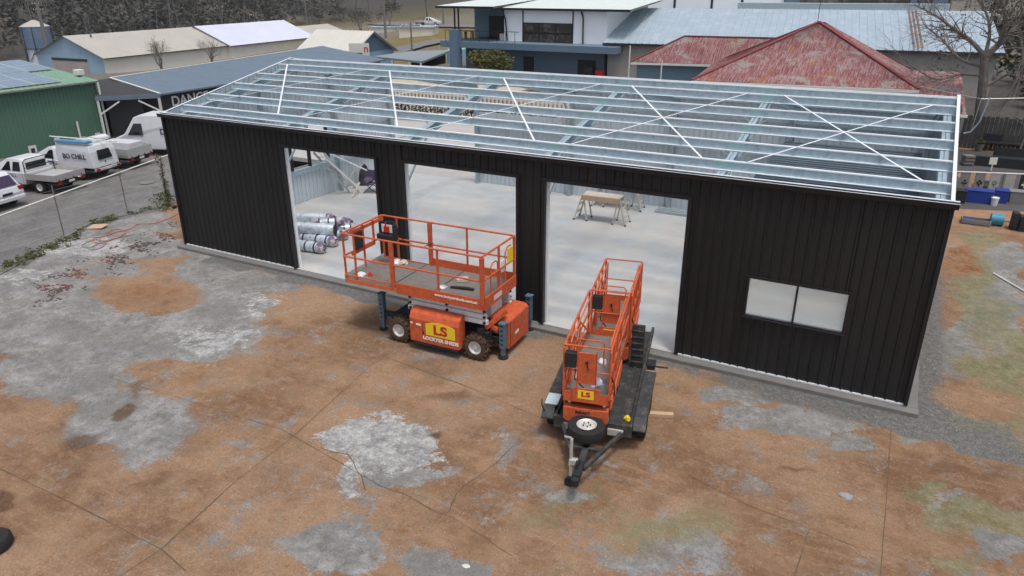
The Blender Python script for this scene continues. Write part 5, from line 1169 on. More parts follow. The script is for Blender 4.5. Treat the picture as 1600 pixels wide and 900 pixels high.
# ------------------------------------------------------------------ valley buildings on the left
ZV = -10.6
def gable(name, label, cat, p0, p1, wd, eave, ridge, base, wm, rm, gm_, group=None, over=.5, nb=1):
    """p0->p1: front eave line; building extends to the left-hand side normal"""
    p0, p1 = Vector((p0[0], p0[1], 0)), Vector((p1[0], p1[1], 0)); d_ = (p1-p0).normalized(); n_ = Vector((-d_.y, d_.x, 0))
    e = empty(name, label, cat, (p0.x, p0.y, base), math.atan2(d_.y, d_.x), group); L__ = (p1-p0).length; he, hr = eave-base, ridge-base
    c = MB(); c.box(0, L__, 0, wd, -1, he, 0); c.build('wall', wm, e)
    for x in (.0, L__):
        c = MB(); c.prism([(0, he+.002), (wd/2, hr-.05), (wd, he+.002)], 'x', x-(.03 if x else -.0), x+(.0 if x else .03)); c.build('gable', gm_, e)
    for s_ in (0, 1):
        c = MB(); ya, yb = (-over, wd/2) if not s_ else (wd+over, wd/2); k_ = (hr-he)/(wd/2); za = he-over*k_
        pr_ = ribs(-over, L__+over, .6, .03)
        vs = []
        for t, dd in pr_: vs += [(t, ya, za+dd+.05), (t, yb, hr+dd+.05)]
        c.add(vs, [(2*i, 2*i+1, 2*i+3, 2*i+2) for i in range(len(pr_)-1)]); c.add([(a, b, z_-.08) for a, b, z_ in vs], [(2*i, 2*i+1, 2*i+3, 2*i+2) for i in range(len(pr_)-1)])
        c.build('roof', rm, e, recalc=False)
    c = MB(); c.box(-over, L__+over, -over-.12, -over, he-over*(hr-he)/(wd/2)-.12, he-over*(hr-he)/(wd/2)+.04); c.build('gutter', darkm, e)
    return e, L__, he
wa, wb = at(162, 90, -6.2), at(357, 70, -6.2)
e, l_, he = gable('long_warehouse', 'long cream warehouse with pale blue gable end and wide doorway in the valley', 'warehouse', (wa.x, wa.y), (wb.x, wb.y), 21, -6.2, -2.2, ZV, creamw, creamr, bluegable)
c = MB(); c.box(-.06, -.01, .3, 20.7, -1, he); c.build('end_wall', bluegable, e)
c = MB(); c.box(-.14, -.07, 5, 16, -1, 3.6); c.build('door', mat('pinkish_door', (.36, .31, .29), .8, 0, .15, .5), e)
c = MB(); c.box(-.2, -.15, 5, 16, 3.4, 3.9); c.build('lintel', darkm, e)
wc, wd_ = at(360, 70.5, -6.2), at(490, 57, -6.2)
gable('pale_roof_warehouse', 'cream warehouse with a bright new lilac-white roof adjoining the long one', 'warehouse', (wc.x, wc.y), (wd_.x, wd_.y), 21, -6.2, -2.0, ZV, creamw, pinkroof, creamw)
we, wf = at(492, 56, -6.5), at(545, 50, -6.5)
gable('far_warehouse', 'low cream warehouse beyond the lilac-white roof, half hidden by bare shrubs', 'warehouse', (we.x, we.y), (wf.x, wf.y), 16, -6.8, -4.2, ZV, creamw, creamr, creamw)
# silo
v = at(52, 98, ZV); si = empty('storage_silo', 'tall blue silo with conical cap on pale braced legs at the left edge', 'silo', (v.x-2.5, v.y+4, ZV))
c = MB(); c.cyl((0, 0, 5.9), (0, 0, 1), 3.4, 5.2, 24); c.build('tank', siloM, si, smooth=True)
c = MB(); c.cyl((0, 0, 1.0), (0, 0, 1), 3.1, 4.4, 24); c.build('skirt', silow, si, smooth=True)
c = MB(); c.lathe((0, 0, 8.5), (0, 0, 1), [(3.5, 0), (2.0, .8), (.4, 1.5), (0, 1.5)], 24); c.build('cap', creamr, si, smooth=True)
c = MB()
for k in range(8):
    a, b = 2*math.pi*k/8, 2*math.pi*(k+1)/8; r_ = 3.5
    c.bar((r_*math.cos(a), r_*math.sin(a), -1), (r_*math.cos(a), r_*math.sin(a), 8.5), .14); c.bar((r_*math.cos(a), r_*math.sin(a), -.5), (r_*math.cos(b), r_*math.sin(b), 3.2), .1); c.bar((r_*math.cos(a), r_*math.sin(a), 3.2), (r_*math.cos(b), r_*math.sin(b), 3.2), .12)
c.build('frame', darkm, si)
def pole(loc, h, label, arms=1, r=.16, ins=True):
    e = empty('power_pole', label, 'power pole', loc, R(random.uniform(20, 60)), 'power poles'); c = MB(); c.tube([(0, 0, -1), (0, 0, h)], r, 8, radii=[r*1.2, r*.75]); c.build('mast', woodp, e, smooth=True)
    for k in range(arms):
        c = MB(); c.box(-1.2, 1.2, -.06, .06, h-.5-k*1.3, h-.38-k*1.3); ca_ = c.build('crossarm', woodp, e)
        q = MB()
        for x in (-1.1, -.5, .5, 1.1): q.cyl((x, 0, h-.28-k*1.3), (0, 0, 1), .06, .2, 8)
        q.build('insulator', whitep, ca_)
    return e
random.seed(3)
v = at(80, 100, ZV); pole((v.x, v.y, ZV), 14.5, 'tall weathered power pole beside the blue silo', 2, .45)
v = at(155, 117, ZV); pole((v.x, v.y, ZV), 8.5, 'dark leaning power pole in front of the pale blue gable', 0, .28)
v = hit(482, 57); pole((v.x, v.y, v.z), 13, 'power pole behind the white roofed house', 1, .28)
v = hit(603, 60); pole((v.x, v.y, v.z), 13, 'power pole beside the grassy bank', 1, .28)
v = at(645, 103, -2); pole((v.x, v.y, -2), 5.4, 'short power pole standing by the flat grey roofs', 1, .13)
v = hit(693, 40); pole((v.x, v.y, v.z), 12, 'far power pole left of the cafe deck', 1, .25)
# white roof house with blue gable and sign
v0, v1 = at(465, 80, .9), at(546, 84, .9)
g0, g1 = at(548, 83, .8), at(606, 82, .8)
e, l_, he = gable('white_roof_house', 'small building with white roof and grey-blue gable beside a billboard', 'house', (v0.x, v0.y), (v1.x, v1.y), 8.2, .8, 3.0, -3.0, bluegable, mat('white_roof', (.54, .52, .47), .6, 0, .05, .5), cafeb)
v = at(561, 75, 1.5); bb = empty('billboard', 'white billboard in front of the grey-blue gable', 'billboard', (v.x, v.y, -2.2), R(35))
c = MB(); c.box(-1.1, 1.1, -.05, .05, 2.9, 4.2); c.build('panel', signm, bb); c = MB(); c.box(-.9, -.8, -.04, .04, -.5, 2.9); c.box(.8, .9, -.04, .04, -.5, 2.9); c.build('post', woodp, bb)
text('n', 1.1, redp, bb, (.75, -.07, 3.6), (R(90), 0, 0), name='emblem', bold=.02)
c = MB(); c.box(-1.08, .3, -.06, -.051, 2.95, 3.2); c.build('stripe', weedm, bb)
# flat grey roofs
for i, (qs, lab) in enumerate(([((583, 88), (640, 80), (705, 78), (660, 96)), 'low flat grey carport roof on thin posts behind the shed'],)):
    pts = [at(a, b, .8) for a, b in qs]; e = empty('carport', lab, 'carport')
    c = MB(); c.add(pts, [(0, 1, 2, 3)]); c.add([p_-Vector((0, 0, .2)) for p_ in pts], [(0, 1, 2, 3)]); c.add([pts[0], pts[3], pts[3]-Vector((0, 0, .2)), pts[0]-Vector((0, 0, .2))], [(0, 1, 2, 3)]); c.add([pts[3], pts[2], pts[2]-Vector((0, 0, .2)), pts[3]-Vector((0, 0, .2))], [(0, 1, 2, 3)]); c.build('roof', mat('grey_flat_roof', (.22, .25, .27), .7), e, recalc=False)
    for a in (.1, .4, .75, .97):
        p_ = pts[0].lerp(pts[3], a); c = MB(); c.box(p_.x-.08, p_.x+.08, p_.y-.08, p_.y+.08, -2.6, .6); c.build('post', signm, e)
    c = MB(); p_, q_ = pts[1]+Vector((.5, -.5, 0)), pts[2]+Vector((-.5, -.5, 0)); c.quad((p_.x, p_.y, -2.6), (q_.x, q_.y, -2.6), (q_.x, q_.y, .6), (p_.x, p_.y, .6)); c.build('back_wall', brownw, e, recalc=False)
p0_, p1_ = at(708, 88, -.1), at(742, 84, .2)
c = MB(); a_, b_ = at(706, 97, -1.), at(745, 90, -1.); c.add([(a_.x, a_.y, -1.9), (b_.x, b_.y, -1.9), (b_.x, b_.y, .3), (a_.x, a_.y, .3), (a_.x-2, a_.y+2, -1.9), (b_.x-2, b_.y+2, -1.9), (b_.x-2, b_.y+2, .3), (a_.x-2, a_.y+2, .3)], [(0, 1, 2, 3), (3, 2, 6, 7), (4, 5, 6, 7), (0, 4, 7, 3), (1, 5, 6, 2)])
tag(c.build('site_container', bluegable), 'pale blue container under the cafe deck', 'container')
# far road, field wall and white pickup
def road(pxs, wd, name, mtl):
    pts = []
    for (a, b), (a2, b2) in zip(pxs, pxs[1:]):
        for k in range(10): pts.append(hit(a+(a2-a)*k/10, b+(b2-b)*k/10))
    vs = []
    for i, p_ in enumerate(pts):
        d_ = (pts[min(i+1, len(pts)-1)]-pts[max(i-1, 0)]); d_.z = 0; d_.normalize(); n_ = Vector((-d_.y, d_.x, 0))*wd/2
        for q_ in (p_-n_, p_+n_): vs.append((q_.x, q_.y, terr(q_.x, q_.y)+.35))
    c = MB(); c.add(vs, [(2*i, 2*i+2, 2*i+3, 2*i+1) for i in range(len(pts)-1)]); tag(c.build(name, mtl, recalc=False), kind='structure')
asp = mat('far_asphalt', (.16, .155, .15), .9)
road([(560, 36), (650, 40), (705, 42), (780, 44)], 9, 'far_road', asp)
road([(560, 100), (640, 76), (705, 62)], 6, 'side_road', asp)
v = hit(662, 43)
fu = pickup('distant white pickup driving on the road beyond the grass', (v.x-2, v.y-1, v.z+.5), R(20), 'tray', True, name='pickup', group='vehicles'); fu.scale = (1.5, 1.5, 1.5)
v = hit(655, 56); c = MB(TR((v.x, v.y, v.z), R(20))); c.box(-4, 4, -3, 3, -1, 2.0); c.box(-4.3, 4.3, -3.3, 3.3, 2.0, 2.2, 1); tag(c.build('low_store', [creamw, tinroof]), 'low cream store with grey roof on the grassy bank', 'store')
v = hit(600, 50); c = MB(TR((v.x, v.y, v.z), R(20))); c.box(-4, 4, -2, 2, -1, 1.4); c.box(-4.3, 4.3, -2.3, 2.3, 1.4, 1.6, 1); tag(c.build('low_store', [creamw, tinroof]), 'small low pale store beside the bare trees on the bank', 'store')
# ------------------------------------------------------------------ cafe
cf = empty('cafe_building', 'modern two storey blue-grey and white building with a raised timber deck', 'building')
YF = 49.0
def yx(px, py, Y=YF): v_ = at_y(px, py, Y); return v_.x, v_.z
def rect(name, mtl, p, q, Y=YF, dep=.1, parent=cf):
    x0, z1_ = yx(*p, Y); x1, z0_ = yx(*q, Y); c = MB(); c.box(x0, x1, Y, Y+dep, z0_, z1_); return c.build(name, mtl, parent)
XL, ZD = yx(705, 66); XR = yx(966, 80)[0]
c = MB(); x0 = yx(790, 66)[0]; c.box(x0-4.5, -4.05, YF, YF+10, -2, 2.85); c.build('lower_wall', cafeb, cf)
c = MB(); c.box(XL, XR+.5, YF-2.0, YF+2.2, 2.35, 2.92); c.build('deck', cafeb, cf)
c = MB(); c.box(XL, -12.5, YF+2.21, YF+9, 2.5, 2.85); c.build('deck', mat('deck_boards', (.14, .12, .10), .8), cf)
c = MB(); x_, z_ = yx(711, 42, 47); c.box(x_-.45, x_+.45, YF-2.4, YF-1.6, -2.2, 4.0); c.build('pillar', cafeb, cf)
c = MB(); c.box(x0-.3, -4.1, YF+.3, YF+9, 2.93, at_y(900, 14, YF-.2).z-.12); c.build('upper_wall', cafew, cf)
# recessed deck room
a0, a1 = yx(742, 60, YF+4)[0], yx(792, 60, YF+4)[0]; c = MB(); c.box(a0, x0-.31, YF+4, YF+9, 2.93, 5.7); c.build('deck_room', weather, cf)
rm_ = yx(765, 60, YF+4); c = MB(); c.box(rm_[0], x0-.4, YF+3.9, YF+3.99, 2.95, 5.0); c.build('deck_opening', darkm, cf)
for px in (710, 716): 
    xx, _ = yx(px, 20, YF-1); c = MB(); c.box(xx-.06, xx+.06, YF-1.06, YF-.94, 2.93, 6.0); c.build('post', darkm, cf)
pr_m = mat('pale_roof', (.60, .66, .62), .5)
zr = at_y(900, 14, YF-.2).z; zl = at_y(740, 10, YF-1.8).z
for (xa_, xb_, yf_, z0_) in ((XL-.5, x0-.3, YF-1.8, zl), (x0-.299, XR+1, YF-.2, zr)):
    c = MB()
    for o_ in (0, -.14): c.add([(xa_, yf_, z0_+o_), (xb_, yf_, z0_+o_), (xb_, YF+9.5, 6.6+o_), (xa_, YF+9.5, 6.6+o_)], [(0, 1, 2, 3)])
    c.build('roof', pr_m, cf, recalc=False)
    c = MB(); c.bar((xa_, yf_-.03, z0_-.09), (xb_, yf_-.03, z0_-.09), .05, .2); c.build('fascia', blackt, cf)
wx0, wz1_ = yx(818, 35, YF+.25); wx1, wz0_ = yx(894, 70, YF+.25)
c = MB(); c.box(wx0, wx1, YF+.2, YF+.295, wz0_, wz1_); wo = c.build('window', blackt, cf)
for i in range(3):
    for j in range(2):
        a = wx0+(wx1-wx0)*i/3; b = a+(wx1-wx0)/3; z0_ = wz0_+(wz1_-wz0_)*j/2; z1_ = z0_+(wz1_-wz0_)/2
        c = MB(); c.box(a+.08, b-.08, YF+.17, YF+.19, z0_+.08, z1_-.08); c.build('pane', mat('cafe_glass', (.05, .045, .04), .15, 0, .3, 1, col2=(.11, .09, .08), c2scale=1) if 'cafe_glass' not in MATS else MATS['cafe_glass'], wo)
for px in (817, 895): 
    xx = yx(px, 40, YF+.25)[0]; c = MB(); c.box(xx-.05, xx+.05, YF+.22, YF+.29, 2.93, 5.75); c.build('wall_joint', blackt, cf)
xx = yx(911, 40, YF+.2)[0]; c = MB(); c.tube([(xx-.2, YF+.15, 5.7), (xx, YF+.15, 5.2), (xx+.05, YF+.15, 2.95)], .07, 8); c.build('downpipe', blackt, cf, smooth=True)
xx = yx(793, 40, YF+.2)[0]; c = MB(); c.tube([(xx-.5, YF+.15, 5.7), (xx-.2, YF+.15, 4.9), (xx+.0, YF+.15, 2.95)], .07, 8); c.build('downpipe', blackt, cf, smooth=True)
for (a, b, c2, d2) in ((818, 88, 834, 120), (903, 93, 930, 120)):
    x0_, z1_ = yx(a, b, YF-.02); x1_, z0_ = yx(c2, d2, YF-.02); c = MB(); c.box(x0_, x1_, YF-.03, YF-.004, -.2, z1_); c.build('door', darkm, cf)
# railing on the deck
c = MB(); 
for k in range(9): x_ = XL+.6+k*.95; c.box(x_-.02, x_+.02, YF-1.95, YF-1.91, 2.93, 3.9)
c.box(XL+.4, XL+8.6, YF-1.96, YF-1.9, 3.9, 3.95); c.build('railing', darkm, cf)
# tall white volume behind and right
c = MB(); YB = 72.; xa = yx(1012, 20, YB)[0]; xb = yx(1216, 20, YB)[0]; c.box(xa, xb, YB, YB+8, -1, 8.6); c.build('rear_block', cafew, cf)
for px in (1054, 1112, 1159):
    xx = yx(px, 10, YB)[0]; c = MB(); c.box(xx-.12, xx+.12, YB-.07, YB-.005, 4, 8.6); c.build('wall_joint', blackt, cf)
xa = xb+.05; c = MB(); c.box(xa, xa+16, YB+3, YB+9, -1, 8.6); c.build('dark_shopfront', mat('shop_dark', (.05, .045, .04), .6, 0, .5, .4, col2=(.14, .13, .12), c2scale=.5), cf)
c = MB(); c.box(xa, xa+1.6, YB+2.6, YB+2.99, -1, 8.6); c.box(xa+12.4, xa+13.0, YB+2.6, YB+2.99, -1, 8.6); c.box(xa+14.4, xa+15.8, YB+2.6, YB+2.99, -1, 8.6); c.build('pier', cafeb, cf)
# furniture on the deck
v = at(735, 60, 2.92)
for i, (px, py, col_, lab) in enumerate(((733, 50, timber, 'orange-brown timber table on the cafe deck'), (786, 62, signm, 'white planter box at the corner of the cafe deck'))):
    v = at_y(px, py, YF+1.0); c = MB(TR((v.x, YF+1.0, 2.93))); 
    if i == 0: c.box(-.5, .5, -.3, .3, .7, .76); c.box(-.45, -.38, -.25, .25, 0, .7); c.box(.38, .45, -.25, .25, 0, .7)
    else: c.prism([(-.2, 0), (.2, 0), (.27, .6), (-.27, .6)], 'y', -.25, .25)
    tag(c.build('cafe_table' if i == 0 else 'planter', col_), lab, 'table' if i == 0 else 'planter')
v = at_y(937, 118, YF-.8)
c = MB(TR((v.x, YF-.8, -.2))); c.lathe((0, 0, 0), (0, 0, 1), [(.001, 0), (.42, 0), (.46, .5), (.46, 1.0), (.40, 1.05), (.001, 1.05)], 16); tag(c.build('red_bin', redm, smooth=True), 'round red bin by the cafe doorway', 'bin')
c = MB(TR((v.x-1.0, YF-.8, -.2))); c.box(-.4, .4, -.35, .35, 0, 1.2); c.box(-.43, .43, -.38, .38, 1.2, 1.28); tag(c.build('wheelie_bin', darkm, bevel=.03), 'dark bin standing left of the red one', 'bin')
# garden bush beside the cafe
def bush(name, label, ctr, rad, n, size, mtl, trunk=True, cat='bush', clumps=9, seed=0, group=None):
    rn = random.Random(seed); e = empty(name, label, cat, (ctr[0], ctr[1], ctr[2]), 0, group); c = MB(); t_ = MB()
    for k in range(clumps):
        a = rn.uniform(0, 6.28); rr = rn.uniform(0, .75); cc_ = Vector((rad[0]*rr*math.cos(a), rad[1]*rr*math.sin(a), rad[2]*rn.uniform(.5, 1.5)))
        s_ = rn.uniform(.3, .5); leaves(c, cc_, (rad[0]*s_, rad[1]*s_, rad[2]*s_), n//clumps, size, rnd=rn)
        t_.tube([(0, 0, 0), cc_*.5+Vector((rn.uniform(-.1, .1), 0, 0)), cc_], .05*rad[2], 5, radii=[.06*rad[2], .035*rad[2], .01*rad[2]])
    c.build('foliage', mtl, e, recalc=False); t_.build('stems', barkm, e)
    return e
v = at_y(772, 105, 44.6); bush('garden_bush', 'olive green bush in front of the cafe lower wall', (v.x, v.y, -.3), (3.0, 1.6, 1.6), 6500, .14, leafg, seed=4, clumps=20)
# ------------------------------------------------------------------ stone building with tin roof
e, l_, he = gable('stone_hall', 'long stone hall with a weathered pale tin roof behind the red house', 'hall', (-3.6, 48.6), (26.2, 52.4), 17.0, 3.25, 5.75, -.3, stonew, tinroof, stonew, over=.4)
c = MB()
for k in range(3): 
    c.quad((24.3+k*.28, -.4, he+.115), (24.4+k*.28, -.4, he+.115), (24.4+k*.28, 8.4, 6.16), (24.3+k*.28, 8.4, 6.16))
o2 = c.build('rust_streak', mat('rust_streak', (.22, .12, .07), .8), e, recalc=False)
c = MB(); c.prism([(9.0, 5.3), (9.0, 6.6), (9.15, 6.65), (9.4, 5.8)], 'x', 10, 27.5); c.build('ridge_vent', galvd, e)
# ------------------------------------------------------------------ red roof house
rh = empty('red_roof_house', 'weatherboard house with a rusty red corrugated hip roof', 'house')
def roofplane(mb, pts): mb.add(pts, [tuple(range(len(pts)))])
def corr(mb, a, b, c_, d_, nr):   # corrugated surface between eave a-b and ridge d-c (d above a)
    a, b, c_, d_ = map(Vector, (a, b, c_, d_)); nrm = (b-a).cross(d_-a).normalized(); vs = []
    for i in range(nr*2+1):
        t = i/(nr*2); o_ = nrm*(.035 if i % 2 else 0); vs += [a.lerp(b, t)+o_, d_.lerp(c_, t)+o_]
    mb.add(vs, [(2*i, 2*i+1, 2*i+3, 2*i+2) for i in range(nr*2)])
# main hip: eave rectangle, single peak short ridge
ea, eb2 = (9.3, 29.0), (21.3, 30.5); pk = at(1280, 35, 5.75); pk2 = pk+Vector((.3, .2, 0)); ez = 2.75
ec_, ed_ = (20.6, 41.0), (8.0, 39.6)
main = MB()
corr(main, (*ea, ez), (*eb2, ez), pk2, pk, 48); corr(main, (*eb2, ez), (*ec_, ez), pk2+Vector((.001, 0, 0)), pk2, 44); corr(main, (*ec_, ez), (*ed_, ez), pk, pk2, 40); corr(main, (*ed_, ez), (*ea, ez), pk, pk, 44)
main.build('roof', redroof, rh, recalc=False)
cap = MB()
for q_ in (ea, eb2, ec_, ed_): cap.bar((*q_, ez+.06), tuple(pk+Vector((0, 0, .06))), .22, .06)
cap.build('ridge_cap', mat('ridge_red', (.20, .04, .045), .7, 0, .2, 2), rh)
lf = MB(); r0, r1 = at(1070, 57, 4.45), at(1200, 60, 4.45)
fl_, fr2 = at(986, 97, 2.75), at(1125, 101, 2.75)
corr(lf, fl_, fr2+Vector((3, .6, 0)), r1+Vector((3, .3, 0)), r0, 40); corr(lf, fl_+Vector((-1, 8.5, 0)), fl_, r0, r0, 30); corr(lf, fr2+Vector((2, 9, 0)), fl_+Vector((-1, 8.5, 0)), r0, r1, 30)
lf.build('roof', redroof, rh, recalc=False)
cap = MB(); cap.bar(r0+Vector((0, 0, .05)), r1+Vector((3, .3, .05)), .2, .06); cap.bar(fl_+Vector((0, 0, .05)), r0+Vector((0, 0, .05)), .2, .06); cap.build('ridge_cap', MATS['ridge_red'], rh)
# walls (weatherboards as overlapping boards)
def boards(mb, a, b, z0_, z1_, st=.22):
    a, b = Vector((*a, 0)), Vector((*b, 0)); d_ = (b-a).normalized(); n_ = Vector((d_.y, -d_.x, 0)); z_ = z0_
    while z_ < z1_:
        zt = min(z_+st, z1_); mb.add([(a.x+n_.x*.03, a.y+n_.y*.03, z_), (b.x+n_.x*.03, b.y+n_.y*.03, z_), (b.x, b.y, zt), (a.x, a.y, zt), (a.x, a.y, z_), (b.x, b.y, z_)], [(0, 1, 2, 3), (0, 4, 5, 1)]); z_ += st
wb_ = MB(); fl2 = (fl_.x+.35, fl_.y+.4); fr3 = (fr2.x+2, fr2.y+.8)
boards(wb_, fl2, fr3, -.3, 2.6); boards(wb_, (fl2[0]-.8, fl2[1]+7.5), fl2, -.3, 2.6); boards(wb_, (ea[0]+.4, ea[1]+.5), (eb2[0]-.5, eb2[1]+.5), -.3, 2.65); boards(wb_, (eb2[0]-.5, eb2[1]+.5), (ec_[0]-.5, ec_[1]-.4), -.3, 2.65); boards(wb_, (ed_[0]+.4, ed_[1]-.4), (ea[0]+.4, ea[1]+.5), -.3, 2.65)
wb_.build('wall', weather, rh, recalc=False)
c = MB(); c.bar((fl_.x, fl_.y-.06, 2.66), (fr2.x+2.5, fr2.y+.45, 2.66), .1, .14); c.build('gutter', signm, rh); c = MB(); c.bar((ea[0], ea[1]-.08, 2.66), (eb2[0], eb2[1]-.08, 2.66), .12, .16); c.build('gutter', signm, rh)
c = MB(); c.tube([(fl_.x-.1, fl_.y-.1, 3.9), (fl_.x-.1, fl_.y-.1, -.2)], .05, 8); c.tube([(fl_.x+2.5, fl_.y-.6, 3.0), (fl_.x+2.5, fl_.y-.6, .5)], .05, 8); c.build('vent_pipe', signm, rh, smooth=True)
c = MB(); c.tube([pk+Vector((-.1, 0, 0)), pk+Vector((-.1, 0, 3.2))], .02, 6); c.build('antenna', darkm, rh)
# lean-to on the right
c = MB(); a0, a1, a2, a3 = at(1448, 128, 2.6), at(1500, 124, 2.6), at(1522, 190, 2.3), at(1490, 186, 2.3)
corr(c, (20.8, 26.0, 2.2), (23.5, 26.3, 2.2), (23.5, 39.5, 2.9), (20.8, 39.0, 2.9), 9); lt = empty('lean_to', 'small lean-to with red roof and blue-grey wall behind the right end of the shed', 'lean-to'); c.build('roof', redroof, lt, recalc=False)
c = MB(); boards(c, (20.9, 26.2), (23.3, 26.5), -.3, 2.15); boards(c, (23.3, 26.5), (23.3, 39), -.3, 2.4); c.build('wall', weather, lt, recalc=False); c = MB(); c.bar((20.8, 25.95, 2.15), (23.55, 26.25, 2.15), .1, .12); c.build('gutter', signm, lt)
# ------------------------------------------------------------------ behind the shed (seen through the open rear bay)
c = MB(); c.box(-14, 12, 12.1, 27, -.3, -.1); tag(c.build('rear_pavement', mat('rear_concrete', (.40, .39, .37), .8, 0, .1, 1)), kind='structure')
pf = empty('picket_fence', 'cream picket fence behind the shed, seen through its open rear bay', 'fence'); c = MB()
for k in range(70): c.box(-14+k*.3, -13.85+k*.3, 26.8, 26.83, -.1, 1.5)
c.build('picket', creamw, pf); c = MB(); c.box(-14, 7, 26.84, 26.9, .3, .4); c.box(-14, 7, 26.84, 26.9, 1.1, 1.2); c.build('rail', creamw, pf)
c = MB(); c.box(-16, -2, 28, 32, -.3, 1.5, 0); c.box(-16.3, -1.7, 27.7, 32.3, 1.5, 1.6, 0); tag(c.build('cream_store', [mat('warm_cream_wall', (.44, .36, .27), .8), tinroof]), 'low warm cream building behind the picket fence', 'store')
hd_ = empty('hedge', 'dark green hedge running behind the shed', 'hedge'); c = MB(); random.seed(9)
for k in range(60): leaves(c, (-9+k*.35, 23.6+(k*.05), .45), (.4, .4, .55), 70, .09)
c.build('foliage', leafd, hd_, recalc=False); c = MB(); 
for k in range(20): c.tube([(-9+k*1.05, 23.7+k*.15, -.1), (-9+k*1.05, 23.7+k*.15, .6)], .03, 5)
c.build('stems', barkm, hd_)
ot = empty('outdoor_table', 'dark outdoor table in front of the picket fence behind the shed', 'table', (-2.6, 24.9, -.1), .2)
c = MB(); c.box(-.9, .9, -.4, .4, .72, .78); c.build('table_top', darkm, ot)
for x in (-.8, .8):
    for y in (-.32, .32): c = MB(); c.box(x-.03, x+.03, y-.03, y+.03, 0, .72); c.build('leg', darkm, ot)
# ------------------------------------------------------------------ right hand yard
c = MB(); c.box(22.6, 40, 16.2, 30, -.3, -.115); tag(c.build('dark_paving', mat('dark_paving', (.075, .072, .07), .9, 0, .2, 1)), kind='structure')
fp0, fp1 = at(1495, 303, G), at(1640, 308, G)
for k in range(6):
    p_ = fp0.lerp(fp1, (k+.3)/6.2); dirv = (fp1-fp0).normalized(); ang = math.atan2(dirv.y, dirv.x); ti = random.Random(k).uniform(-.02, .02)
    e = empty('ornamental_panel', ('grey fence panel with a leaf cut-out, leftmost of the ornamental row', 'grey fence panel with a clover emblem, second from left in the ornamental row', 'pale fence panel with a ring emblem, third from left in the ornamental row', 'plain pale fence panel, fourth from left in the ornamental row', 'dark fence panel with a clover emblem, fifth from left in the ornamental row', 'grey fence panel at the right photo edge, end of the ornamental row')[k], 'fence panel', (p_.x, p_.y, G), ang+ti, 'ornamental fence panels right of the shed')
    mt_ = (greyw, greyw, signm, signm, darkm, greyw)[k] if k not in (2, 3) else MATS.get('pale_panel') or mat('pale_panel', (.36, .35, .33), .85, 0, .15, 3)
    c = MB(); c.box(-.19, .19, -.02, .02, .0, .92); c.box(-.21, .21, -.03, .03, .92, .97); c.build('board', mt_, e, bevel=.006)
    if k != 3:
        c = MB(); nn = (3, 4, 8, 0, 3, 4)[k]
        for j in range(nn):
            a = 2*math.pi*j/nn+math.pi/2; c.cyl((.075*math.cos(a), -.024, .52+.075*math.sin(a)), (0, 1, 0), .048 if nn < 8 else .02, .008, 10)
        c.box(-.012, .012, -.028, -.021, .34, .5); c.build('emblem', signm if k == 4 else darkm, e)
rr_ = empty('rail_fence', 'low pale rail fence behind the ornamental panels', 'fence')
c = MB(); a_, b_ = at(1492, 268, G+1.05), at(1650, 274, G+1.05); c.tube([a_, b_], .03, 6); c.build('rail', signm, rr_); c = MB()
for t in (.0, .5, 1): p_ = a_.lerp(b_, t); c.tube([(p_.x, p_.y, G), (p_.x, p_.y, G+1.05)], .03, 6)
c.build('post', woodp, rr_)
def block(px, py, w_, d_, h_, mtl, name, label, cat, lid=None, rz=.05):
    v = at(px, py, G); c = MB(TR((v.x, v.y+d_/2, G), rz)); c.prism([(-w_/2*.92, 0), (w_/2*.92, 0), (w_/2, h_), (-w_/2, h_)], 'y', -d_/2, d_/2); c.box(-w_/2-.02, w_/2+.02, -d_/2-.02, d_/2+.02, h_, h_+.03, 1 if lid else 0)
    return tag(c.build(name, [mtl, lid] if lid else mtl, bevel=.02), label, cat)
block(1526, 318, 1.0, .5, .5, blue, 'storage_tub', 'wide blue plastic tub standing below the ornamental panels', 'tub')
block(1562, 318, .45, .5, .5, blue, 'storage_tub', 'second blue tub, right of the white bucket', 'tub')
block(1588, 318, .6, .5, .45, greyw, 'grey_crate', 'pale grey crate at the right photo edge beside the blue tubs', 'crate')
v = at(1552, 320, G); c = MB(); c.lathe((v.x, v.y-.1, G), (0, 0, 1), [(.001, 0), (.11, 0), (.14, .3), (.15, .3), (.15, .33), (.001, .33)], 14); tag(c.build('bucket', whitep, smooth=True), 'small white bucket between the two blue tubs', 'bucket')
block(1499, 318, .35, .4, .5, darkm, 'black_crate', 'black crate against the shed end next to the blue tub', 'crate')
c = MB(); a_, b_ = at(1492, 342, G), at(1650, 348, G); c.T = TR(); c.add([(a_.x, a_.y-.0, G+.005), (b_.x, b_.y, G+.005), (b_.x+.2, b_.y+1.3, G+.05), (a_.x-.1, a_.y+1.3, G+.05)], [(0, 1, 2, 3)]); tag(c.build('bare_soil', mat('orange_soil', (.30, .17, .10), .95, 0, .25, 3, .5, 15), recalc=False), kind='structure')
v = at(1524, 352, G); e = empty('sandbox_tub', 'pale shallow plastic tub with blue contents on the orange soil', 'tub', (v.x, v.y+.2, G), .03)
c = MB(); c.box(-.45, .45, -.2, .2, 0, .04); c.box(-.47, .47, -.22, -.19, .04, .2); c.box(-.47, .47, .19, .22, .04, .2); c.box(-.47, -.44, -.189, .189, .04, .2); c.box(.44, .47, -.189, .189, .04, .2); c.build('shell', greyw, e, bevel=.01)
c = MB(); c.box(-.38, .0, -.15, .15, .041, .16, 0); c.box(.02, .35, -.12, .12, .041, .14, 1); c.build('contents', [blue, darkm], e)
v = at(1556, 354, G); c = MB(); c.cyl((v.x, v.y+.2, G+.22), (1, .05, 0), .22, .4, 16); tag(c.build('small_drum', teal, smooth=True), 'teal blue drum lying on its side on the orange soil', 'drum')
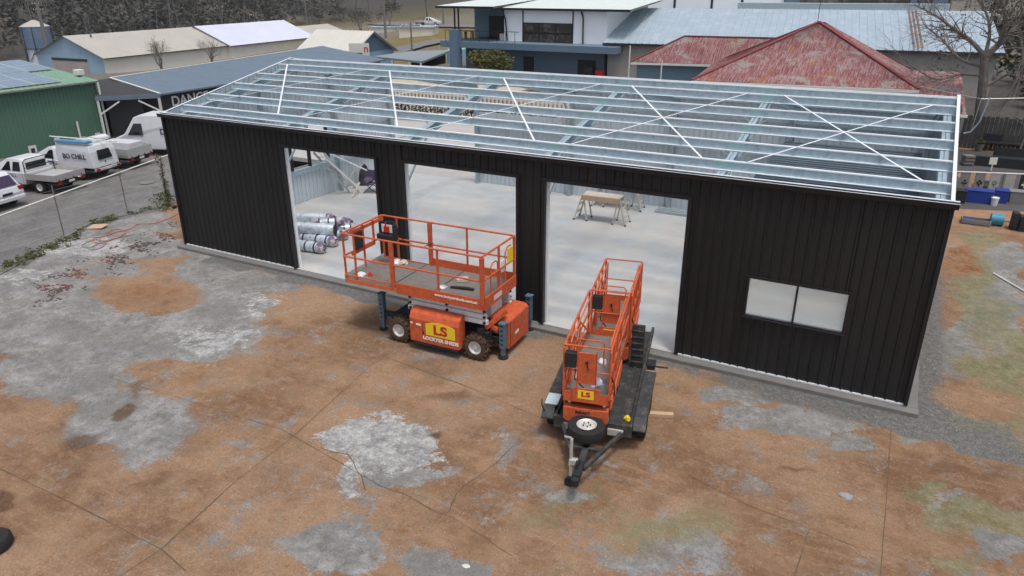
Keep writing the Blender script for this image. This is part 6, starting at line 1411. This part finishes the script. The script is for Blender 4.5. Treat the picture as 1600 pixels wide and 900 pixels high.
for i, (a, b) in enumerate(((1583, 360), (1594, 362), (1604, 363))):
    v = at(a, b, G); c = MB(TR((v.x, v.y+.2, G), .1)); c.box(-.10, .10, -.2, .2, 0, .62-.08*i); c.box(-.08, .08, -.21, -.201, .1, .5-.08*i); tag(c.build('black_crate', darkm, bevel=.015), ('tallest black crate on end at the right photo edge', 'middle black crate on end at the right photo edge', 'shortest black crate on end at the right photo edge')[i], 'crate', 'black crates at the right edge')
# dark benches and low walls further back
for i, (a, b, w_, lab) in enumerate(((1580, 238, 2.6, 'long dark bench in the paved yard right of the shed, farther back'), (1590, 262, 2.2, 'shorter dark bench nearer the ornamental panels'))):
    v = at(a, b, G); e = empty('garden_bench', lab, 'bench', (v.x, v.y, G), .05, 'dark benches in the right yard')
    c = MB(); c.box(-w_/2, w_/2, -.2, .2, .40, .46); c.build('seat', darkm, e); c = MB(); c.box(-w_/2, w_/2, .2, .24, .46, .85); c.build('backrest', darkm, e)
    for x in (-w_/2+.1, w_/2-.1): c = MB(); c.box(x-.04, x+.04, -.18, .18, 0, .40); c.build('leg', darkm, e)
v = at(1552, 252, G+.5); c = MB(TR((v.x, v.y, v.z-.45), .3)); c.box(-.16, .16, -.02, .02, .3, .62); c.box(-.02, .02, -.02, .02, 0, .3); tag(c.build('small_sign', signm), 'small tilted pale sign between the dark benches', 'sign')
bf = empty('paling_fence', 'dark weathered paling fence behind the right yard', 'fence'); c = MB()
for k in range(90): c.box(23.7+k*.2, 23.88+k*.2, 30.5, 30.53, -.3, 1.6+.08*math.sin(k*3.1))
c.build('paling', mat('old_paling', (.07, .065, .06), .95, 0, .4, 2), bf); c = MB(); c.box(23.7, 41, 30.54, 30.6, .3, .4); c.box(23.7, 41, 30.54, 30.6, 1.2, 1.3); c.build('rail', woodp, bf)
lw_ = MB(); lw_.box(24.2, 40, 26.0, 26.25, -.3, .35); tag(lw_.build('low_wall', darkm), 'low dark retaining wall across the right yard', 'wall')
# bent pale pole with wires
bp_ = empty('service_pole', 'bent pale service pipe with wires beside the red lean-to', 'pipe'); v = at(1521, 190, 1.8)
c = MB(); c.tube([(v.x-.3, v.y, 1.2), (v.x, v.y, 1.3), (v.x+.25, v.y, 1.8), (v.x+.45, v.y, 3.0)], .04, 6); c.build('pipe', galv, bp_, smooth=True)
c = MB(); c.tube([at(1440, 135, 3.0), (v.x+.1, v.y, 2.9), (v.x+5, v.y+1, 3.2)], .015, 5); c.tube([(v.x+.1, v.y, 2.9), (v.x, v.y-.1, 1.4)], .012, 5); c.build('wire', alu, bp_)
# ------------------------------------------------------------------ bare trees
def bare_tree(name, label, base, h, r0, seed, spread=.6, levels=5, mtl=barkm, lean=(0, 0), first=.35, group=None, leafm=None, nleaf=0, lsz=.2, nb=(2, 3), sides=None):
    rn = random.Random(seed); e = empty(name, label, 'tree', base, 0, group); tr = MB(); cr = MB(); lf_ = MB()
    def grow(p, d_, ln, r, lv):
        n = 4; pts = [p]; rad = [r]; q_ = p; dd = d_.copy()
        for i in range(n):
            dd = (dd+Vector((rn.uniform(-1, 1), rn.uniform(-1, 1), rn.uniform(-.6, .9)))*(.16 if lv else .06)).normalized(); q_ = q_+dd*ln/n; pts.append(q_); rad.append(r*(1-.38*(i+1)/n))
        (tr if lv == 0 else cr).tube(pts, r, (8 if lv < 2 else 5 if lv < 4 else 3) , radii=rad, cap=False)
        if lv >= levels:
            if leafm: leaves(lf_, q_, (lsz*2.2,)*3, nleaf, lsz*.5, rnd=rn)
            return
        k = rn.randint(*nb)
        for j in range(k):
            a = rn.uniform(0, 6.28); u = dd.orthogonal().normalized(); v_ = dd.cross(u); sp_ = spread*rn.uniform(.6, 1.3)
            nd = (dd+(u*math.cos(a+j*2.2)+v_*math.sin(a+j*2.2))*sp_+Vector((0, 0, .10))).normalized(); st = pts[-1] if j < 2 else pts[-2]
            grow(st, nd, ln*rn.uniform(.62, .9), rad[-1]*rn.uniform(.62, .85), lv+1)
    grow(Vector((0, 0, -.2)), Vector((lean[0], lean[1], 1)).normalized(), h*first, r0, 0)
    tr.build('trunk', mtl, e, smooth=True); cr.build('branches', mtl, e, smooth=True)
    if leafm: lf_.build('foliage', leafm, e, recalc=False)
    return e
def limb_tree():
    rn = random.Random(4); YT = 33.0; e = empty('bare_tree', 'big leafless grey tree with spreading limbs right of the red roof', 'tree', (0, 0, 0)); tr = MB(); cr = MB()
    def P(px, py, dy=0): return at_y(px, py, YT+dy)
    base = P(1528, 262); base.z = -.5
    def smooth(pts):
        out = []
        for i in range(len(pts)-1):
            p0, p1, p2, p3 = pts[max(i-1, 0)], pts[i], pts[i+1], pts[min(i+2, len(pts)-1)]
            for k in range(4): t = k/4; out.append(.5*((2*p1)+(-p0+p2)*t+(2*p0-5*p1+4*p2-p3)*t*t+(-p0+3*p1-3*p2+p3)*t**3))
        return out+[pts[-1]]
    def twig(p, d_, ln, r, lv):
        pts = [p]; q_ = p; dd = d_.copy()
        for i in range(4): dd = (dd+Vector((rn.uniform(-1, 1), rn.uniform(-1, 1), rn.uniform(-.8, .8)))*.28).normalized(); q_ = q_+dd*ln/4; pts.append(q_)
        cr.tube(pts, r, 4 if lv < 2 else 3, radii=[r*(1-.17*i) for i in range(5)], cap=False)
        if lv >= 3: return
        for i in (1, 2, 3, 4):
            for _ in range(1 if lv else 2):
                if rn.random() < .85: twig(pts[i], (dd+Vector((rn.uniform(-1, 1), rn.uniform(-1, 1), rn.uniform(-1, 1)))*.9).normalized(), ln*rn.uniform(.5, .75), r*(1-.17*i)*.65, lv+1)
    limbs = [([base, P(1530, 190), P(1536, 130), P(1539, 85)], .29, .2),
        ([P(1539, 88), P(1515, 62), P(1490, 45, -.6), P(1462, 24, -1), P(1430, 8, -1.4)], .13, .035),
        ([P(1540, 85), P(1546, 55, .4), P(1543, 25, .8), P(1528, -5, 1)], .11, .04),
        ([P(1541, 88), P(1568, 62, .3), P(1590, 40, .6), P(1625, 20, 1)], .19, .07),
        ([P(1534, 118), P(1500, 116, -.5), P(1465, 124, -1), P(1432, 108, -1.4), P(1405, 86, -1.8)], .075, .02),
        ([P(1537, 105), P(1500, 92, .6), P(1470, 60, 1.0), P(1445, 40, 1.3)], .09, .03),
        ([P(1560, 70), P(1572, 30, -.5), P(1560, -8, -1)], .12, .05),
        ([P(1590, 40, .6), P(1598, 90, .2), P(1588, 140, 0), P(1560, 170, -.5)], .09, .03),
        ([P(1534, 140), P(1570, 118, .5), P(1605, 112, 1)], .10, .04)]
    for k, (pts, r0, r1) in enumerate(limbs):
        sp_ = smooth(pts); n = len(sp_); rr = [r0+(r1-r0)*i/(n-1) for i in range(n)]
        (tr if k == 0 else cr).tube(sp_, r0, 8, radii=rr, cap=False)
        if k:
            for i in range(3, n):
                for _ in range(2):
                    d_ = (sp_[i]-sp_[i-1]).normalized(); twig(sp_[i], (d_+Vector((rn.uniform(-1, 1), rn.uniform(-1, 1), rn.uniform(-.9, 1)))*.9).normalized(), rn.uniform(1.0, 2.4), rr[i]*.42, 1)
    tr.build('trunk', barkm, e, smooth=True); cr.build('branches', barkm, e, smooth=True)
limb_tree()
bare_tree('bare_tree', 'leafless tree with gnarled twigs at the right photo edge', (28.6, 31.5, -.3), 10.5, .32, 33, .85, 7, first=.3, nb=(3, 3), leafm=leafd, nleaf=2, lsz=.14)
bare_tree('bare_tree', 'thin leafless sapling hanging over the paling fence', (26.3, 28.6, -.3), 3.6, .07, 8, .8, 4, first=.4)
for i, (px, py, h_, lab) in enumerate(((255, 118, 7.5, 'bare shrubby tree in front of the warehouse wall, left one'), (333, 108, 7.5, 'bare shrubby tree in front of the warehouse wall, right one'))):
    v = at(px, py, ZV); s_ = .72; base = CP+(v-CP)*s_; base.z = terr(base.x, base.y)
    bare_tree('shrubby_tree', lab, base, 8.5, .30, 50+i, .8, 5, first=.2, nb=(3, 4), group='bare shrubs before the warehouse')
v = hit(565, 62); bare_tree('bare_tree', 'wide bare tree with a green tuft behind the white roofed house', (v.x, v.y, v.z), 12, .4, 61, .9, 5, first=.22, nb=(3, 4), leafm=leaff, nleaf=1, lsz=.5)
v = hit(610, 45); bare_tree('bare_tree', 'grey bushy tree beside the far road', (v.x, v.y, v.z), 12, .35, 62, .8, 5, first=.25, nb=(3, 3), leafm=leaff, nleaf=3, lsz=.6)
# individual trees at the forest edge
rn = random.Random(77)
proto = [bare_tree('gum_tree', 'pale trunked gum tree on the edge of the far dark wood', (0, 0, -50), 17, .38, 100+k, .5, 4, barkp, first=.42, nb=(2, 3), leafm=leaff, nleaf=14, lsz=1.3, group='gum trees on the edge of the far wood') for k in range(3)]
for i in range(26):
    px = 10+i*24+rn.uniform(-9, 9); py = rn.uniform(44, 56) if px < 450 else rn.uniform(14, 30)
    if px > 585: px += 60
    v = hit(px, py); o_ = proto[i] if i < 3 else copy_tree(proto[i % 3]); o_.location = (v.x, v.y, v.z-.3); o_.rotation_euler = (0, 0, rn.uniform(0, 6)); s_ = rn.uniform(.8, 1.25); o_.scale = (s_, s_, s_)
# the wood itself
rn = random.Random(5); c = MB(); tk = 0
for i in range(4200):
    az = rn.uniform(-38, 82); r_ = rn.uniform(215, 560); x, y = -math.sin(R(az))*r_, 20+math.cos(R(az))*r_
    R0 = 330-118*sm(40, 58, az) if az > 15 else 330-120*(1-sm(-5, 15, az))
    if r_ < R0-2+10*rn.random(): continue
    if 28 < az < 45 and noise.noise(Vector((x*.012, y*.012, 9))) > .15: continue
    if any(math.hypot(x-gx, y-gy) < gr*.9 for gx, gy, gr in GRASS): continue
    z_ = terr(x, y); h_ = rn.uniform(7, 14); cr_ = rn.uniform(2.5, 4.5)
    for k in range(5):
        leaves(c, (x+rn.gauss(0, cr_*.5), y+rn.gauss(0, cr_*.5), z_+h_*rn.uniform(.4, 1)), (cr_*.6, cr_*.6, cr_*.5), 15, .85, rnd=rn)
for i in range(1500):
    az = rn.uniform(-10, 80); r_ = rn.uniform(212, 420); x, y = -math.sin(R(az))*r_, 20+math.cos(R(az))*r_
    R0 = 330-118*sm(40, 58, az) if az > 15 else 330-120*(1-sm(-5, 15, az))
    if r_ < R0-4: continue
    if any(math.hypot(x-gx, y-gy) < gr*.9 for gx, gy, gr in GRASS): continue
    z_ = terr(x, y); h_ = rn.uniform(9, 17); lx, ly = rn.uniform(-1.5, 1.5), rn.uniform(-1.5, 1.5)
    c.tube([(x, y, z_-.5), (x+lx*.4, y+ly*.4, z_+h_*.5), (x+lx, y+ly, z_+h_)], .2, 3, 1, [.24, .17, .07], False)
    for k in range(2):
        hh = h_*rn.uniform(.5, .8); c.tube([(x+lx*.6, y+ly*.6, z_+hh), (x+lx+rn.uniform(-3, 3), y+ly, z_+hh+rn.uniform(2, 4))], .1, 3, 1, [.1, .04], False)
tag(c.build('far_wood', [leaff, mat('grey_trunks', (.17, .165, .15), .95)], recalc=False), 'dark leafy wood covering the hillside at the top of the photo', 'wood', kind='stuff')
# scrub behind the right side
c = MB(); rn = random.Random(6)
for i in range(260):
    x, y = rn.uniform(27, 60), rn.uniform(36, 70); 
    if x < 29 and y < 60: continue
    h_ = rn.uniform(1.5, 5); leaves(c, (x, y, h_*.5), (1.2, 1.2, h_*.5), 90, .28, rnd=rn)
for i in range(160):
    x, y = rn.uniform(-5, 60), rn.uniform(75, 110); h_ = rn.uniform(3, 8); leaves(c, (x, y, h_*.5), (2, 2, h_*.5), 60, .6, rnd=rn)
tag(c.build('scrub', leafd, recalc=False), 'dark scrubby undergrowth behind the halls at the upper right', 'scrub', kind='stuff')

# ------------------------------------------------------------------ air
def haze(dens):
    mt = bpy.data.materials.new('haze_air'); mt.use_nodes = True; n, l = mt.node_tree.nodes, mt.node_tree.links
    n.remove(n['Principled BSDF']); v = n.new('ShaderNodeVolumePrincipled'); v.inputs['Density'].default_value = dens; v.inputs['Color'].default_value = (.86, .88, .9, 1)
    l.new(v.outputs[0], n['Material Output'].inputs['Volume'])
    c = MB(); c.box(-1400, 1400, -400, 1700, -40, 230); tag(c.build('haze', mt), kind='stuff')
haze(.0002)

# ------------------------------------------------------------------ clutter in the right yard
pav = mat('stacked_pavers', (.16, .15, .14), .9, 0, .25, 4)
for i, (px, py, w_, h_, n_, lab) in enumerate(((1532, 292, .5, .09, 4, 'short stack of dark pavers behind the ornamental panels'), (1586, 226, .6, .10, 5, 'stack of dark pavers beside the paling fence at the right edge'), (1510, 258, .45, .08, 6, 'narrow stack of pavers near the lean-to wall'))):
    v = at(px, py, G); c = MB(TR((v.x, v.y, G), .2*i)); rn = random.Random(i)
    for k in range(n_): ox, oy = rn.uniform(-.04, .04), rn.uniform(-.04, .04); c.box(-w_/2+ox, w_/2+ox, -w_/2+oy, w_/2+oy, k*h_*1.04, k*h_*1.04+h_)
    tag(c.build('paver_stack', pav, bevel=.006), lab, 'paver stack')
for i, (px, py, r_, lab) in enumerate(((1528, 236, .2, 'dark garden pot nearest the lean-to in the right yard'), (1562, 222, .26, 'large dark garden pot before the paling fence'))):
    v = at(px, py, G); c = MB(); c.lathe((v.x, v.y, G), (0, 0, 1), [(.001, 0), (r_*.7, 0), (r_, r_*1.7), (r_*1.08, r_*1.72), (r_*1.08, r_*1.85), (r_*.9, r_*1.85), (r_*.85, r_*1.6), (.001, r_*1.6)], 16)
    e = tag(c.build('garden_pot', pav, smooth=True), lab, 'pot'); q = MB(); leaves(q, (v.x, v.y, G+r_*2.3), (r_*1.2, r_*1.2, r_), 120, .07); q.build('plant', weedm, e, recalc=False)
